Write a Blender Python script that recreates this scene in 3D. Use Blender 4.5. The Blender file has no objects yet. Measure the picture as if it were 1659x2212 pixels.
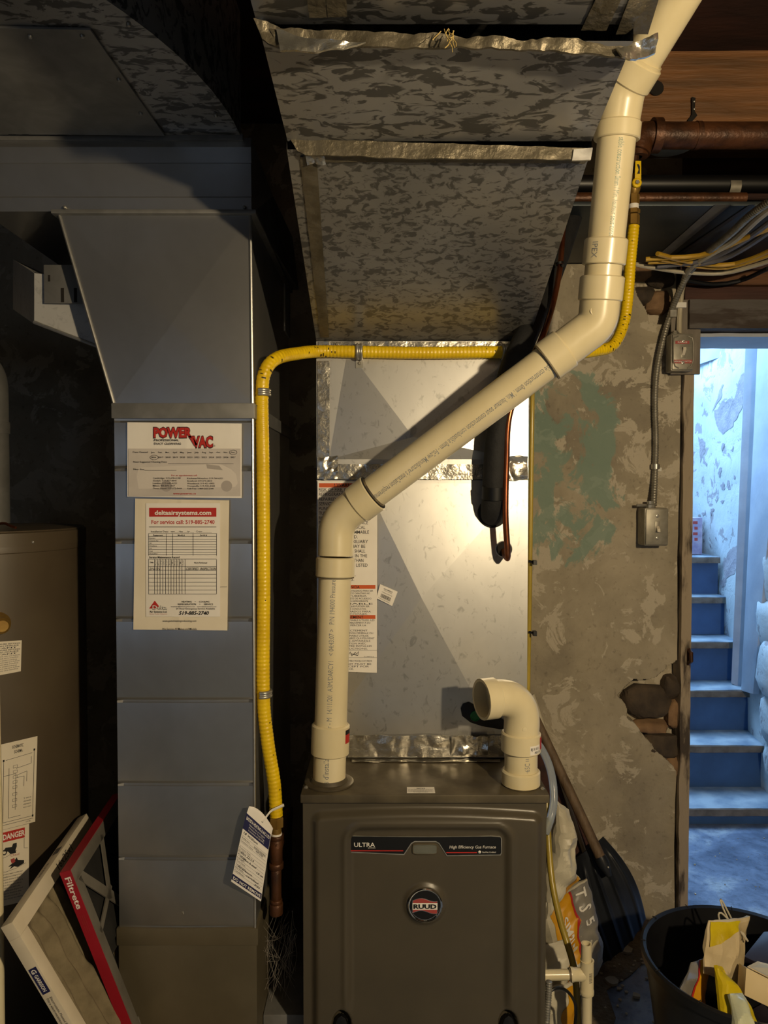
import bpy, bmesh, math, random
from mathutils import Vector as V, Matrix, noise

random.seed(7)
SC = bpy.context.scene
COL = SC.collection

# ---------------------------------------------------------------- camera
H, F, PITCH = 1.53, 1600.0, math.radians(1.6)
W_, H_ = 1659, 2212
cam_d = bpy.data.cameras.new('camera')
cam = bpy.data.objects.new('camera', cam_d)
COL.objects.link(cam)
cam.location = (0, 0, H)
cam.rotation_euler = (math.radians(90) - PITCH, 0, 0)
cam_d.sensor_fit = 'VERTICAL'
cam_d.sensor_height = 36
cam_d.lens = 36 * F / H_
cam_d.clip_start = 0.02
SC.camera = cam

# ---------------------------------------------------------------- world, exposure, daylight
SC.view_settings.view_transform = 'Standard'
SC.view_settings.look = 'None'
SC.view_settings.gamma = 1
SC.view_settings.use_curve_mapping = False
SC.view_settings.exposure = 0.0
world = bpy.data.worlds.new('world')
SC.world = world
world.use_nodes = True
world.node_tree.nodes['Background'].inputs[0].default_value = (.35, .6, 1, 1)
world.node_tree.nodes['Background'].inputs[1].default_value = 0.0

BULB_POS = V((.93, -.25, 1.84))
BULB_STRENGTH = 3150.0
BULB_COLOR = (1.0, .79, .49)
DAY_COLOR = (.36, .63, 1.0)
DAY_ENERGY = 135.0
WINDOW_STRENGTH = 1.25

def area_light(name, loc, rot, sx, sy, energy, color):
    d = bpy.data.lights.new(name, 'AREA')
    d.shape = 'RECTANGLE'; d.size = sx; d.size_y = sy; d.energy = energy; d.color = color
    o = bpy.data.objects.new(name, d); COL.objects.link(o)
    o.location = loc; o.rotation_euler = rot
    return o
# daylight falling down the stairwell from the outside hatch
area_light('hatch_daylight', (1.22, 4.35, 3.25), (math.radians(-30), 0, 0), .95, 1.5, DAY_ENERGY, DAY_COLOR)

# ---------------------------------------------------------------- helpers
def ray(px, py):
    u = (px - W_ / 2) / F; v = (H_ / 2 - py) / F
    c, s = math.cos(PITCH), math.sin(PITCH)
    return V((u, c + v * s, v * c - s))
def P(px, py, Y):
    d = ray(px, py); t = Y / d.y
    return V((d.x * t, Y, H + d.z * t))
def PZ(px, py, z):
    d = ray(px, py); t = (z - H) / d.z
    return V((d.x * t, d.y * t, z))
def PPL(px, py, p0, n):
    d = ray(px, py); o = V((0, 0, H))
    return o + d * ((p0 - o).dot(n) / d.dot(n))
def PCYL(px, py, cx, cy, r):
    d = ray(px, py)
    a = d.x ** 2 + d.y ** 2; b = -2 * (d.x * cx + d.y * cy); c = cx * cx + cy * cy - r * r
    D = b * b - 4 * a * c
    t = (-b - math.sqrt(max(D, 0))) / (2 * a)
    return V((d.x * t, d.y * t, H + d.z * t))
def lerp(a, b, t): return a + (b - a) * t
def sm(a, b, x):
    t = min(1, max(0, (x - a) / (b - a))); return t * t * (3 - 2 * t)
def fbm(p, o=3): return noise.fractal(p, 1.0, 2.0, o)

class MB:
    def __init__(s): s.v = []; s.f = []
    def add(s, vs, fs):
        n = len(s.v); s.v += [V(p) for p in vs]; s.f += [tuple(i + n for i in f) for f in fs]; return s
    def open_hexa(s, p, skip):
        fs = [(3, 2, 1, 0), (4, 5, 6, 7), (0, 1, 5, 4), (1, 2, 6, 5), (2, 3, 7, 6), (3, 0, 4, 7)]
        return s.add(p, [f for i, f in enumerate(fs) if i not in skip])
    def hexa(s, p):   # p: bottom 4 ccw, top 4 ccw
        return s.add(p, [(3, 2, 1, 0), (4, 5, 6, 7), (0, 1, 5, 4), (1, 2, 6, 5), (2, 3, 7, 6), (3, 0, 4, 7)])
    def box(s, a, b):
        x0, y0, z0 = a; x1, y1, z1 = b
        return s.hexa([(x0, y0, z0), (x1, y0, z0), (x1, y1, z0), (x0, y1, z0), (x0, y0, z1), (x1, y0, z1), (x1, y1, z1), (x0, y1, z1)])
    def prism(s, poly, vec):
        n = len(poly); poly = [V(p) for p in poly]; vec = V(vec)
        vs = poly + [p + vec for p in poly]
        return s.add(vs, [tuple(range(n))[::-1], tuple(range(n, 2 * n))] + [(i, (i + 1) % n, n + (i + 1) % n, n + i) for i in range(n)])
    def tube(s, path, r, n=16, cap=True):
        path = [V(p) for p in path]; m = len(path)
        rs = r if isinstance(r, (list, tuple)) else [r] * m
        tang = [(path[min(i + 1, m - 1)] - path[max(i - 1, 0)]).normalized() for i in range(m)]
        for i in range(m):
            if tang[i].length < 1e-6: tang[i] = tang[i - 1]
        t0 = tang[0]; a = t0.orthogonal().normalized(); vs = []; fs = []
        for i in range(m):
            a = (a - tang[i] * a.dot(tang[i]))
            a = a.normalized() if a.length > 1e-6 else tang[i].orthogonal().normalized()
            b = tang[i].cross(a)
            for k in range(n):
                q = 2 * math.pi * k / n
                vs.append(path[i] + (a * math.cos(q) + b * math.sin(q)) * rs[i])
        for i in range(m - 1):
            for k in range(n):
                k2 = (k + 1) % n
                fs.append((i * n + k, i * n + k2, (i + 1) * n + k2, (i + 1) * n + k))
        if cap: fs += [tuple(range(n))[::-1], tuple(range((m - 1) * n, m * n))]
        return s.add(vs, fs)
    def lathe(s, c, d, prof, n=28, cap=True):   # prof: (t along d, radius)
        d = V(d).normalized(); a = d.orthogonal().normalized(); b = d.cross(a); c = V(c)
        vs = []; fs = []; m = len(prof)
        for t, r in prof:
            for k in range(n):
                q = 2 * math.pi * k / n
                vs.append(c + d * t + (a * math.cos(q) + b * math.sin(q)) * max(r, 1e-5))
        for i in range(m - 1):
            for k in range(n):
                k2 = (k + 1) % n
                fs.append((i * n + k, i * n + k2, (i + 1) * n + k2, (i + 1) * n + k))
        if cap: fs += [tuple(range(n))[::-1], tuple(range((m - 1) * n, m * n))]
        return s.add(vs, fs)
    def grid(s, fn, nu, nv, thick=None):
        vs = [V(fn(i / nu, j / nv)) for j in range(nv + 1) for i in range(nu + 1)]
        w = nu + 1
        fs = [(j * w + i, j * w + i + 1, (j + 1) * w + i + 1, (j + 1) * w + i) for j in range(nv) for i in range(nu)]
        if thick is None: return s.add(vs, fs)
        t = V(thick); k = len(vs)
        vs2 = [p + t for p in vs]
        fs2 = [tuple(q + k for q in f[::-1]) for f in fs]
        rim = [i for i in range(w)] + [j * w + nu for j in range(1, nv + 1)] + [nv * w + i for i in range(nu - 1, -1, -1)] + [j * w for j in range(nv - 1, 0, -1)]
        fs3 = [(rim[(i + 1) % len(rim)], rim[i], rim[i] + k, rim[(i + 1) % len(rim)] + k) for i in range(len(rim))]
        return s.add(vs + vs2, fs + fs2 + fs3)
    def shell(s, fn_front, fn_back, nu, nv):
        w = nu + 1
        a = [V(fn_front(i / nu, j / nv)) for j in range(nv + 1) for i in range(nu + 1)]
        b = [V(fn_back(i / nu, j / nv)) for j in range(nv + 1) for i in range(nu + 1)]
        k = len(a)
        fs = [(j * w + i, j * w + i + 1, (j + 1) * w + i + 1, (j + 1) * w + i) for j in range(nv) for i in range(nu)]
        fs2 = [tuple(q + k for q in f[::-1]) for f in fs]
        rim = [i for i in range(w)] + [j * w + nu for j in range(1, nv + 1)] + [nv * w + i for i in range(nu - 1, -1, -1)] + [j * w for j in range(nv - 1, 0, -1)]
        fs3 = [(rim[(i + 1) % len(rim)], rim[i], rim[i] + k, rim[(i + 1) % len(rim)] + k) for i in range(len(rim))]
        return s.add(a + b, fs + fs2 + fs3)
    def sphere(s, c, r, n=14):
        rx, ry, rz = r if isinstance(r, (list, tuple)) else (r, r, r)
        c = V(c)
        def fn(u, v):
            t = math.pi * v; q = 2 * math.pi * u
            return c + V((rx * math.sin(t) * math.cos(q), ry * math.sin(t) * math.sin(q), rz * math.cos(t)))
        return s.grid(fn, n * 2, n)

def worigin(o):
    p = V((0, 0, 0))
    while o is not None:
        p = p + o.location; o = o.parent
    return p

def build(name, mb, mat, parent=None, angle=35, bevel=0, segs=2, recalc=True, merge=True, kind=None, label=None):
    c = V((0, 0, 0))
    lo = V([min(p[i] for p in mb.v) for i in range(3)]); hi = V([max(p[i] for p in mb.v) for i in range(3)])
    c = (lo + hi) / 2
    if parent is None: c.z = lo.z
    me = bpy.data.meshes.new(name)
    me.from_pydata([tuple(p - c) for p in mb.v], [], mb.f)
    bm = bmesh.new(); bm.from_mesh(me)
    if merge: bmesh.ops.remove_doubles(bm, verts=bm.verts, dist=1e-6)
    if recalc: bmesh.ops.recalc_face_normals(bm, faces=bm.faces)
    if bevel:
        es = [e for e in bm.edges if len(e.link_faces) == 2 and e.calc_face_angle(0) > .5]
        bmesh.ops.bevel(bm, geom=es, offset=bevel, segments=segs, affect='EDGES', profile=.6, clamp_overlap=True)
    bm.to_mesh(me); bm.free()
    for p in me.polygons: p.use_smooth = True
    me.set_sharp_from_angle(angle=math.radians(angle))
    if mat: me.materials.append(mat)
    o = bpy.data.objects.new(name, me); COL.objects.link(o)
    if parent is not None:
        o.location = c - worigin(parent); o.parent = parent
    else: o.location = c
    if kind: o['kind'] = kind
    if label: o['label'] = label
    return o

def tag(o, label, cat, group=None, kind=None):
    o['label'] = label; o['category'] = cat
    if group: o['group'] = group
    if kind: o['kind'] = kind
    return o
def thing(name, label, cat, loc, group=None):
    o = bpy.data.objects.new(name, None); COL.objects.link(o)
    o.location = loc; o.empty_display_size = .05
    return tag(o, label, cat, group)
def struct(name, mb, mat, parent=None, **k):
    o = build(name, mb, mat, parent, **k)
    if parent is None: o['kind'] = 'structure'
    return o

def catmull(pts, step=.01, closed=False):
    pts = [V(p) for p in pts]; out = []
    q = [pts[0] * 2 - pts[1]] + pts + [pts[-1] * 2 - pts[-2]]
    for i in range(1, len(q) - 2):
        a, b, c, d = q[i - 1], q[i], q[i + 1], q[i + 2]
        n = max(2, int((c - b).length / step))
        for k in range(n):
            t = k / n
            out.append(.5 * ((2 * b) + (c - a) * t + (2 * a - 5 * b + 4 * c - d) * t * t + (3 * b - a - 3 * c + d) * t ** 3))
    out.append(pts[-1]); return out
def fillet(pts, r, n=10, lim=.49):
    pts = [V(p) for p in pts]; out = [pts[0]]
    for i in range(1, len(pts) - 1):
        a, b, c = pts[i - 1], pts[i], pts[i + 1]
        u = (a - b).normalized(); w = (c - b).normalized()
        ang = u.angle(w); d = min(r / math.tan(ang / 2), (a - b).length * lim, (c - b).length * lim)
        s0 = b + u * d; s1 = b + w * d
        for k in range(n + 1):
            t = k / n
            out.append(s0 * (1 - t) ** 2 + b * 2 * t * (1 - t) + s1 * t * t)
    out.append(pts[-1]); return out
def along(path, step):
    out = [path[0]]; acc = 0
    for i in range(1, len(path)):
        a, b = path[i - 1], path[i]; L = (b - a).length
        n = max(1, int(round(L / step)))
        for k in range(1, n + 1): out.append(a.lerp(b, k / n))
    return out

# ---- lettering: flat glyph meshes mapped onto a surface
_tcache = {}
def glyphs(text, bold=0.0, shear=0.0):
    key = (text, bold, shear)
    if key in _tcache: return _tcache[key]
    cu = bpy.data.curves.new('lettering', 'FONT')
    cu.body = text; cu.size = 1; cu.offset = bold; cu.shear = shear; cu.resolution_u = 2; cu.fill_mode = 'FRONT'
    ob = bpy.data.objects.new('lettering', cu); COL.objects.link(ob)
    dg = bpy.context.evaluated_depsgraph_get()
    me = bpy.data.meshes.new_from_object(ob.evaluated_get(dg))
    vs = [(p.co.x, p.co.y) for p in me.vertices]; fs = [tuple(p.vertices) for p in me.polygons]
    bpy.data.objects.remove(ob); bpy.data.curves.remove(cu); bpy.data.meshes.remove(me)
    _tcache[key] = (vs, fs); return vs, fs
CAP = .70
def put(mb, fn, text, u0, u1, vb, cap, bold=0.0, shear=0.0):
    """glyphs fitted between u0 and u1, baseline vb, cap height cap, through fn(u, v)"""
    vs, fs = glyphs(text, bold, shear)
    if not vs: return
    x0 = min(p[0] for p in vs); x1 = max(p[0] for p in vs)
    k = (u1 - u0) / max(1e-6, x1 - x0)
    s = cap / CAP
    mb.add([fn(u0 + (x - x0) * k, vb + y * s) for x, y in vs], fs)
def flat(Y, off=.0006):
    return lambda u, v: P(u, -v, Y) + V((0, -off, 0))       # u = px, v = -py on a frontal plane
def quadmap(tl, tr, br, bl, off=.0006):
    n = (tr - tl).cross(bl - tl).normalized()
    if n.dot(V((0, 0, H)) - tl) < 0: n = -n
    def fn(u, v):   # u 0..1 left to right, v 0 (top) .. -1 (bottom)
        w = -v
        return (tl * (1 - u) + tr * u) * (1 - w) + (bl * (1 - u) + br * u) * w + n * off
    return fn
def bar(mb, fn, u0, v0, u1, v1, nu=1, nv=1):
    mb.grid(lambda a, b: fn(lerp(u0, u1, a), lerp(v0, v1, b)), nu, nv)
def lettering(name, mb, mat, parent): return build(name, mb, mat, parent, recalc=False, merge=False, angle=180)

# ---------------------------------------------------------------- materials
def lin(h):
    h = h.lstrip('#'); c = [int(h[i:i + 2], 16) / 255 for i in (0, 2, 4)]
    return tuple((x / 12.92 if x <= .04045 else ((x + .055) / 1.055) ** 2.4) for x in c) + (1,)
def base_mat(name):
    m = bpy.data.materials.new(name); m.use_nodes = True
    nt = m.node_tree; b = nt.nodes['Principled BSDF']; return m, nt, b
def nd(nt, t, **k):
    n = nt.nodes.new(t)
    for a, v in k.items(): setattr(n, a, v)
    return n
def noise_node(nt, scale, detail=4, rough=.55, dist=0, sc=(1, 1, 1), off=(0, 0, 0)):
    tc = nd(nt, 'ShaderNodeTexCoord'); mp = nd(nt, 'ShaderNodeMapping')
    nt.links.new(tc.outputs['Object'], mp.inputs[0]); mp.inputs['Scale'].default_value = sc; mp.inputs['Location'].default_value = off
    n = nd(nt, 'ShaderNodeTexNoise'); n.inputs['Scale'].default_value = scale; n.inputs['Detail'].default_value = detail
    n.inputs['Roughness'].default_value = rough; n.inputs['Distortion'].default_value = dist
    nt.links.new(mp.outputs[0], n.inputs['Vector']); return n
def ramp(nt, src, stops):
    r = nd(nt, 'ShaderNodeValToRGB'); cr = r.color_ramp
    while len(cr.elements) > 1: cr.elements.remove(cr.elements[-1])
    cr.elements[0].position = stops[0][0]; cr.elements[0].color = stops[0][1]
    for p, c in stops[1:]:
        e = cr.elements.new(p); e.color = c
    nt.links.new(src, r.inputs[0]); return r
def g(x): return (x, x, x, 1)
def mixc(nt, fac, a, b, mode='MIX'):
    m = nd(nt, 'ShaderNodeMix', data_type='RGBA', blend_type=mode)
    for s, val in ((0, fac), (6, a), (7, b)):
        if hasattr(val, 'links'): nt.links.new(val, m.inputs[s])
        else: m.inputs[s].default_value = val
    return m.outputs[2]
def bump(nt, b, src, strength=.2, dist=.01):
    n = nd(nt, 'ShaderNodeBump'); n.inputs['Strength'].default_value = strength; n.inputs['Distance'].default_value = dist
    nt.links.new(src, n.inputs['Height']); nt.links.new(n.outputs[0], b.inputs['Normal'])
def M(name, c1, c2=None, rough=.5, metal=0, scale=8, lo=.35, hi=.65, bmp=0, bscale=None, sc=(1, 1, 1), spec=None, rvar=0, detail=4, dist=0, coat=0):
    m, nt, b = base_mat(name)
    b.inputs['Roughness'].default_value = rough; b.inputs['Metallic'].default_value = metal
    if spec is not None: b.inputs['Specular IOR Level'].default_value = spec
    if coat: b.inputs['Coat Weight'].default_value = coat; b.inputs['Coat Roughness'].default_value = .15
    c1 = lin(c1) if isinstance(c1, str) else c1
    if c2 is None: b.inputs['Base Color'].default_value = c1
    else:
        c2 = lin(c2) if isinstance(c2, str) else c2
        n = noise_node(nt, scale, detail, dist=dist, sc=sc)
        r = ramp(nt, n.outputs['Fac'], [(lo, c1), (hi, c2)]); nt.links.new(r.outputs[0], b.inputs['Base Color'])
        if rvar:
            rr = ramp(nt, n.outputs['Fac'], [(lo, g(rough)), (hi, g(rough + rvar))]); nt.links.new(rr.outputs[0], b.inputs['Roughness'])
    if bmp:
        n2 = noise_node(nt, bscale or scale * 4, 5, sc=sc); bump(nt, b, n2.outputs['Fac'], bmp)
    return m
def emis(name, col, s):
    m, nt, b = base_mat(name)
    b.inputs['Base Color'].default_value = (0, 0, 0, 1)
    b.inputs['Emission Color'].default_value = (*col, 1); b.inputs['Emission Strength'].default_value = s; return m

def galv(name, hi, lo, scale, rough=.36, t=.5, sc=(1, 1, 1), w=.03, metal=.85, rv=.12):
    """galvanised sheet: crisp spangle patches plus slow smudges"""
    m, nt, b = base_mat(name)
    n = noise_node(nt, scale, 3.5, .6, .8, sc)
    n2 = noise_node(nt, 3.2, 4, .6, .3, (1, 1, 1), (3, 1, 2))
    sp = ramp(nt, n.outputs['Fac'], [(t - w, g(lo)), (t + w, g(hi))])
    sm_ = ramp(nt, n2.outputs['Fac'], [(.3, g(.72)), (.7, g(1.0))])
    col = mixc(nt, 1.0, sp.outputs[0], sm_.outputs[0], 'MULTIPLY')
    col = mixc(nt, 1.0, col, (1, .985, .95, 1), 'MULTIPLY')
    nt.links.new(col, b.inputs['Base Color'])
    rr = ramp(nt, n2.outputs['Fac'], [(.3, g(rough + rv)), (.7, g(rough))]); nt.links.new(rr.outputs[0], b.inputs['Roughness'])
    b.inputs['Metallic'].default_value = metal
    bump(nt, b, n2.outputs['Fac'], .06, .02)
    return m
m_spangle_big = galv('galvanised_spangle_coarse', .42, .13, 30, .36, .47, (.8, 1.6, 1), .025, .62)
m_spangle_fine = galv('galvanised_spangle_fine', .38, .16, 56, .30, .46, (.8, 1.2, 1.2), .04, .66)
m_galv = galv('galvanised_sheet', .66, .58, 40, .34, .5, (1, 1, 1), .1, .9)
m_galv_return = galv('galvanised_return_duct', .60, .54, 6, .32, .5, (1, 1, .4), .2, .92, .08)
m_galv_coil = galv('galvanised_coil_case', .70, .50, 60, .33, .36, (1, 1, .7), .06, .9, .1)
m_galv_branch = galv('galvanised_branch_duct', .62, .5, 60, .4, .4, (1, 1, 1), .06, .35)
m_galv_dull = galv('galvanised_dull', .30, .20, 12, .5, .5, (1, 1, 1), .2, .5)
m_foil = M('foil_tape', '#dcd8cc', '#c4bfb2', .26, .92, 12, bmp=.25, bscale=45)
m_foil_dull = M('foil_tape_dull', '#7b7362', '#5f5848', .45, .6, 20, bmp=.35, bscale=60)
m_cabinet = M('brown_grey_enamel', '#4f483b', '#484236', .34, .0, 5, bmp=.02, bscale=300)
m_cabinet_top = M('dusty_enamel_top', '#665d4a', '#473f31', .38, .25, 9, rvar=.2)
m_black = M('black_plastic', '#101011', '#0b0b0c', .42)
m_blackrub = M('black_foam_insulation', '#111112', '#1b1b1c', .75, 0, 40, bmp=.2)
m_pvc = M('white_pvc', '#e6dab8', '#d3c49a', .32, 0, 7, .35, .75, coat=.25, sc=(1, 1, .5))
m_pvc_grime = M('grimy_joint_cement', '#4a4032', '#8a7a5c', .6, 0, 60)
m_paper = M('paper_label', '#f0ebe4', '#e6e0d6', .6, 0, 6)
m_paper_cream = M('cream_paper', '#e6dcc8', '#dacfb8', .6, 0, 6)
m_paper_grey = M('greyed_print', '#cdc5be', '#bcb4ae', .6, 0, 9)
m_ink = M('black_ink', '#17171a', None, .6)
m_ink_grey = M('grey_ink', '#4d4b4b', None, .6)
m_ink_pale = M('pale_grey_ink', '#a39c95', None, .6)
m_red = M('red_ink', '#b52a22', None, .55)
m_pink = M('faded_red_ink', '#a5433f', None, .55)
m_orange = M('orange_ink', '#c9571f', None, .55)
m_navy = M('navy_ink', '#1b1c4a', None, .55)
m_white_ink = M('white_ink', '#e8e4dc', None, .55)
m_pipe_print = M('faded_blue_grey_ink', '#6f7479', '#8d8f8c', .5, 0, 60)
m_pipe_print_green = M('faded_green_ink', '#6b8f80', '#a9ad94', .5, 0, 50)
m_yellow = M('yellow_jacket', '#ecc810', '#dcb60a', .38, 0, 20, bmp=.1, bscale=120, coat=.1)
m_yellow_dirty = M('yellow_jacket_scuffs', '#3a2d08', None, .6)
m_yellow_tube = M('yellowed_vinyl_tube', '#a8913a', '#93802f', .3, 0, 12)
m_steel = M('zinc_steel', '#c4c1b8', '#a29f96', .34, .7, 30)
m_brass = M('brass', '#bb9750', '#947338', .32, .55, 20)
m_copper = M('copper_tube', '#c47f58', '#9c5c3e', .3, .95, 14)
m_iron = M('rusty_iron_pipe', '#5e3a22', '#3a2416', .42, .35, 22, bmp=.2)
m_chrome = M('chrome', '#d8d6d0', None, .08, 1)
m_wood = M('old_brown_timber', '#6b4526', '#4a2d18', .7, 0, 14, bmp=.4, sc=(.25, 1, 3))
m_wood_dark = M('dark_red_brown_plank', '#4a2a20', '#2e1b16', .75, 0, 9, bmp=.3, sc=(.3, 1, 3))
m_wood_grey = M('grey_board', '#8a8174', '#6d6459', .75, 0, 10, bmp=.3, sc=(2, 1, .4))
m_handle = M('weathered_wood_handle', '#75604a', '#54422f', .6, 0, 22, bmp=.3, sc=(2, 2, .4))
m_shovel = M('black_shovel_plastic', '#1c1f24', '#272a31', .38, 0, 10)
m_bucket = M('black_bucket_plastic', '#141416', '#1b1b1e', .38, 0, 12)
m_bag = M('white_poly_bag', '#d9d2bd', '#b7ae97', .42, 0, 8, bmp=.3, bscale=22)
m_bag_yellow = M('yellow_bag_print', '#e0a416', '#c88c0c', .42, 0, 10)
m_bag_grey = M('grey_bag_print', '#74706a', '#8f8a80', .42, 0, 10)
m_pack_yellow = M('yellow_packet_film', '#d9c21e', '#bfa512', .3, 0, 9, bmp=.3, bscale=25)
m_pack_pale = M('pale_packet_film', '#cfd2b4', '#b9bb98', .25, 0, 9, bmp=.3, bscale=25)
m_kraft = M('creased_paper_bag', '#d8c8a4', '#b79f72', .7, 0, 7, bmp=.4, bscale=20)
m_carton = M('pale_carton', '#d8c49a', '#cbb587', .6, 0, 5)
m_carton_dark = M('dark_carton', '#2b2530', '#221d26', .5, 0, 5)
m_heater = M('heater_enamel', '#574c3b', '#4d4233', .42, 0, 4)
m_filter_frame = M('white_filter_card', '#d8cdb8', '#cabda4', .6, 0, 7)
m_filter_media = M('dirty_filter_media', '#82765d', '#6f644d', .9, 0, 30, bmp=.2)
m_filter_dark = M('dark_filter_media', '#151413', '#1f1e1c', .9, 0, 22)
m_filter_grey = M('grey_filter_card', '#6e6a62', '#5c5850', .7, 0, 12)
m_red_card = M('red_filter_card', '#a8192c', '#8f1424', .5, 0, 5)
m_cable_white = M('white_cable_jacket', '#c9bfa6', '#b3a88f', .45, 0, 9)
m_cable_yellow = M('yellow_cable_jacket', '#c9a032', '#ad8524', .45, 0, 9)
m_cable_grey = M('grey_cable_jacket', '#77757a', '#5f5d61', .45, 0, 9)
m_boxmetal = M('cast_box_metal', '#9a9588', '#827d70', .42, .45, 25)
m_pan = M('black_joist_pan', '#3f464a', '#2f3538', .42, .6, 5)
m_clear = None
def glassy(name, col, rough, trans):
    m, nt, b = base_mat(name)
    b.inputs['Base Color'].default_value = col; b.inputs['Roughness'].default_value = rough
    b.inputs['Transmission Weight'].default_value = trans; b.inputs['IOR'].default_value = 1.35; return m
m_clear = glassy('clear_vinyl', (.72, .82, .95, 1), .18, .7)
m_lens = glassy('sight_glass', (.75, .8, .7, 1), .05, .85)
m_cobweb = glassy('cobweb', (.5, .5, .5, 1), .6, .75)

# ---------------------------------------------------------------- structure
FLOOR = 0.0; CEIL = 2.78; YW = 2.55; XL, XR, YF = -2.2, 2.4, -2.2
# floor (painted blue-grey, worn)
def floor_mat():
    m, nt, b = base_mat('worn_blue_floor_paint')
    n = noise_node(nt, 5, 6, .65, .4); n2 = noise_node(nt, 34, 5, .7); n3 = noise_node(nt, 1.6, 3, .5)
    c = ramp(nt, n.outputs['Fac'], [(.34, lin('#586478')), (.5, lin('#6d7a90')), (.66, lin('#98a0a8'))])
    d = ramp(nt, n2.outputs['Fac'], [(.3, g(.45)), (.5, g(1))])
    c2 = mixc(nt, .7, c.outputs[0], d.outputs[0], 'MULTIPLY')
    nt.links.new(c2, b.inputs['Base Color'])
    r = ramp(nt, n.outputs['Fac'], [(.35, g(.28)), (.65, g(.6))]); nt.links.new(r.outputs[0], b.inputs['Roughness'])
    bump(nt, b, n2.outputs['Fac'], .25, .01); return m
m_floor = floor_mat()
def dirt_mat():
    m, nt, b = base_mat('bare_dirty_concrete')
    n = noise_node(nt, 11, 6, .7); n2 = noise_node(nt, 60, 4)
    c = ramp(nt, n.outputs['Fac'], [(.35, lin('#54493a')), (.65, lin('#7d6e58'))]); nt.links.new(c.outputs[0], b.inputs['Base Color'])
    b.inputs['Roughness'].default_value = .9; bump(nt, b, n2.outputs['Fac'], .6, .02); return m
m_dirt = dirt_mat()
struct('floor', MB().box((XL - .1, YF - .1, -.12), (XR + .1, 6.2, 0)), m_floor)

def plaster_mat(name, cool=False):
    m, nt, b = base_mat(name)
    n1 = noise_node(nt, 2.6, 6, .62, .3); n2 = noise_node(nt, 9, 7, .65, .6, (1, 1, 1), (5, 2, 1)); n3 = noise_node(nt, 55, 5, .6)
    if cool:
        c1 = ramp(nt, n2.outputs['Fac'], [(.40, lin('#9f9ca0')), (.43, lin('#c6cdd0'))])
        d = ramp(nt, n1.outputs['Fac'], [(.3, g(.8)), (.6, g(1))])
        col = mixc(nt, 1, c1.outputs[0], d.outputs[0], 'MULTIPLY')
    else:
        c1 = ramp(nt, n1.outputs['Fac'], [(.32, lin('#857b6a')), (.47, lin('#a0957f')), (.62, lin('#b0a48d'))])
        fl = ramp(nt, n2.outputs['Fac'], [(.54, g(0)), (.565, g(1))])          # flaked pale skim
        col = mixc(nt, fl.outputs[0], c1.outputs[0], lin('#bdb29d'))
        st = ramp(nt, n3.outputs['Fac'], [(.28, g(.45)), (.42, g(1))])
        col = mixc(nt, .55, col, st.outputs[0], 'MULTIPLY')
        # remains of green paint, in one area of the wall
        tc = nd(nt, 'ShaderNodeTexCoord'); geo = nd(nt, 'ShaderNodeNewGeometry')
        sep = nd(nt, 'ShaderNodeSeparateXYZ'); nt.links.new(geo.outputs['Position'], sep.inputs[0])
        def band(out, c, w, soft):
            a = nd(nt, 'ShaderNodeMath', operation='SUBTRACT'); nt.links.new(out, a.inputs[0]); a.inputs[1].default_value = c
            ab = nd(nt, 'ShaderNodeMath', operation='ABSOLUTE'); nt.links.new(a.outputs[0], ab.inputs[0])
            mr = nd(nt, 'ShaderNodeMapRange'); nt.links.new(ab.outputs[0], mr.inputs[0])
            mr.inputs[1].default_value = w; mr.inputs[2].default_value = w + soft; mr.inputs[3].default_value = .15; mr.inputs[4].default_value = -.20
            return mr.outputs[0]
        bx = band(sep.outputs['X'], .60, .17, .16); bz = band(sep.outputs['Z'], 1.62, .26, .22)
        mn = nd(nt, 'ShaderNodeMath', operation='MINIMUM'); nt.links.new(bx, mn.inputs[0]); nt.links.new(bz, mn.inputs[1])
        n4 = noise_node(nt, 7.5, 7, .66, .6, (1, 1, .8), (1.5, 0, 4.2))
        ad = nd(nt, 'ShaderNodeMath', operation='ADD'); nt.links.new(mn.outputs[0], ad.inputs[0]); nt.links.new(n4.outputs['Fac'], ad.inputs[1])
        gm = ramp(nt, ad.outputs[0], [(.60, g(0)), (.635, g(.8))])
        col = mixc(nt, gm.outputs[0], col, lin('#7a9384'))
    nt.links.new(col, b.inputs['Base Color'])
    b.inputs['Roughness'].default_value = .85
    bump(nt, b, n2.outputs['Fac'], .35, .02)
    return m
m_plaster = plaster_mat('old_plaster')
m_white_plaster = plaster_mat('whitewashed_plaster', True)
m_rubble = M('rubble_stone', '#5b4d3d', '#3c332a', .9, 0, 12, bmp=.6)
m_rubble_red = M('reddish_stone', '#a07f5c', '#7d6147', .9, 0, 12, bmp=.5)
m_mortar = M('dark_cavity', '#1e1813', '#15110d', .95, 0, 12)

XJ = P(1462, 1500, YW).x      # wall ends at the door post
hole = [P(*q, YW) for q in ((1336, 1500), (1362, 1470), (1420, 1466), (1440, 1440), (1470, 1425), (1478, 1700), (1452, 1648), (1420, 1620), (1395, 1598), (1360, 1545))]
def inpoly(x, z, poly):
    c = False; n = len(poly)
    for i in range(n):
        a, b2 = poly[i], poly[(i + 1) % n]
        if (a.z > z) != (b2.z > z) and x < (b2.x - a.x) * (z - a.z) / (b2.z - a.z) + a.x: c = not c
    return c
edge_pts = [(0, 0), (560, 22), (640, 30), (700, 36), (760, 18), (830, 2), (1000, 0), (1450, 3), (1700, 4), (2000, 2)]
def steps(spans):
    out = []
    for a, b, n in spans: out += [lerp(a, b, k / n) for k in range(n)]
    return out + [spans[-1][1]]
wxs = steps([(XL, .3, 50), (.3, .76, 30), (.76, XJ, 90)])
wzs = steps([(0, .52, 20), (.52, .98, 130), (.98, 2.08, 55), (2.08, 2.42, 80), (2.42, CEIL, 8)])
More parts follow.
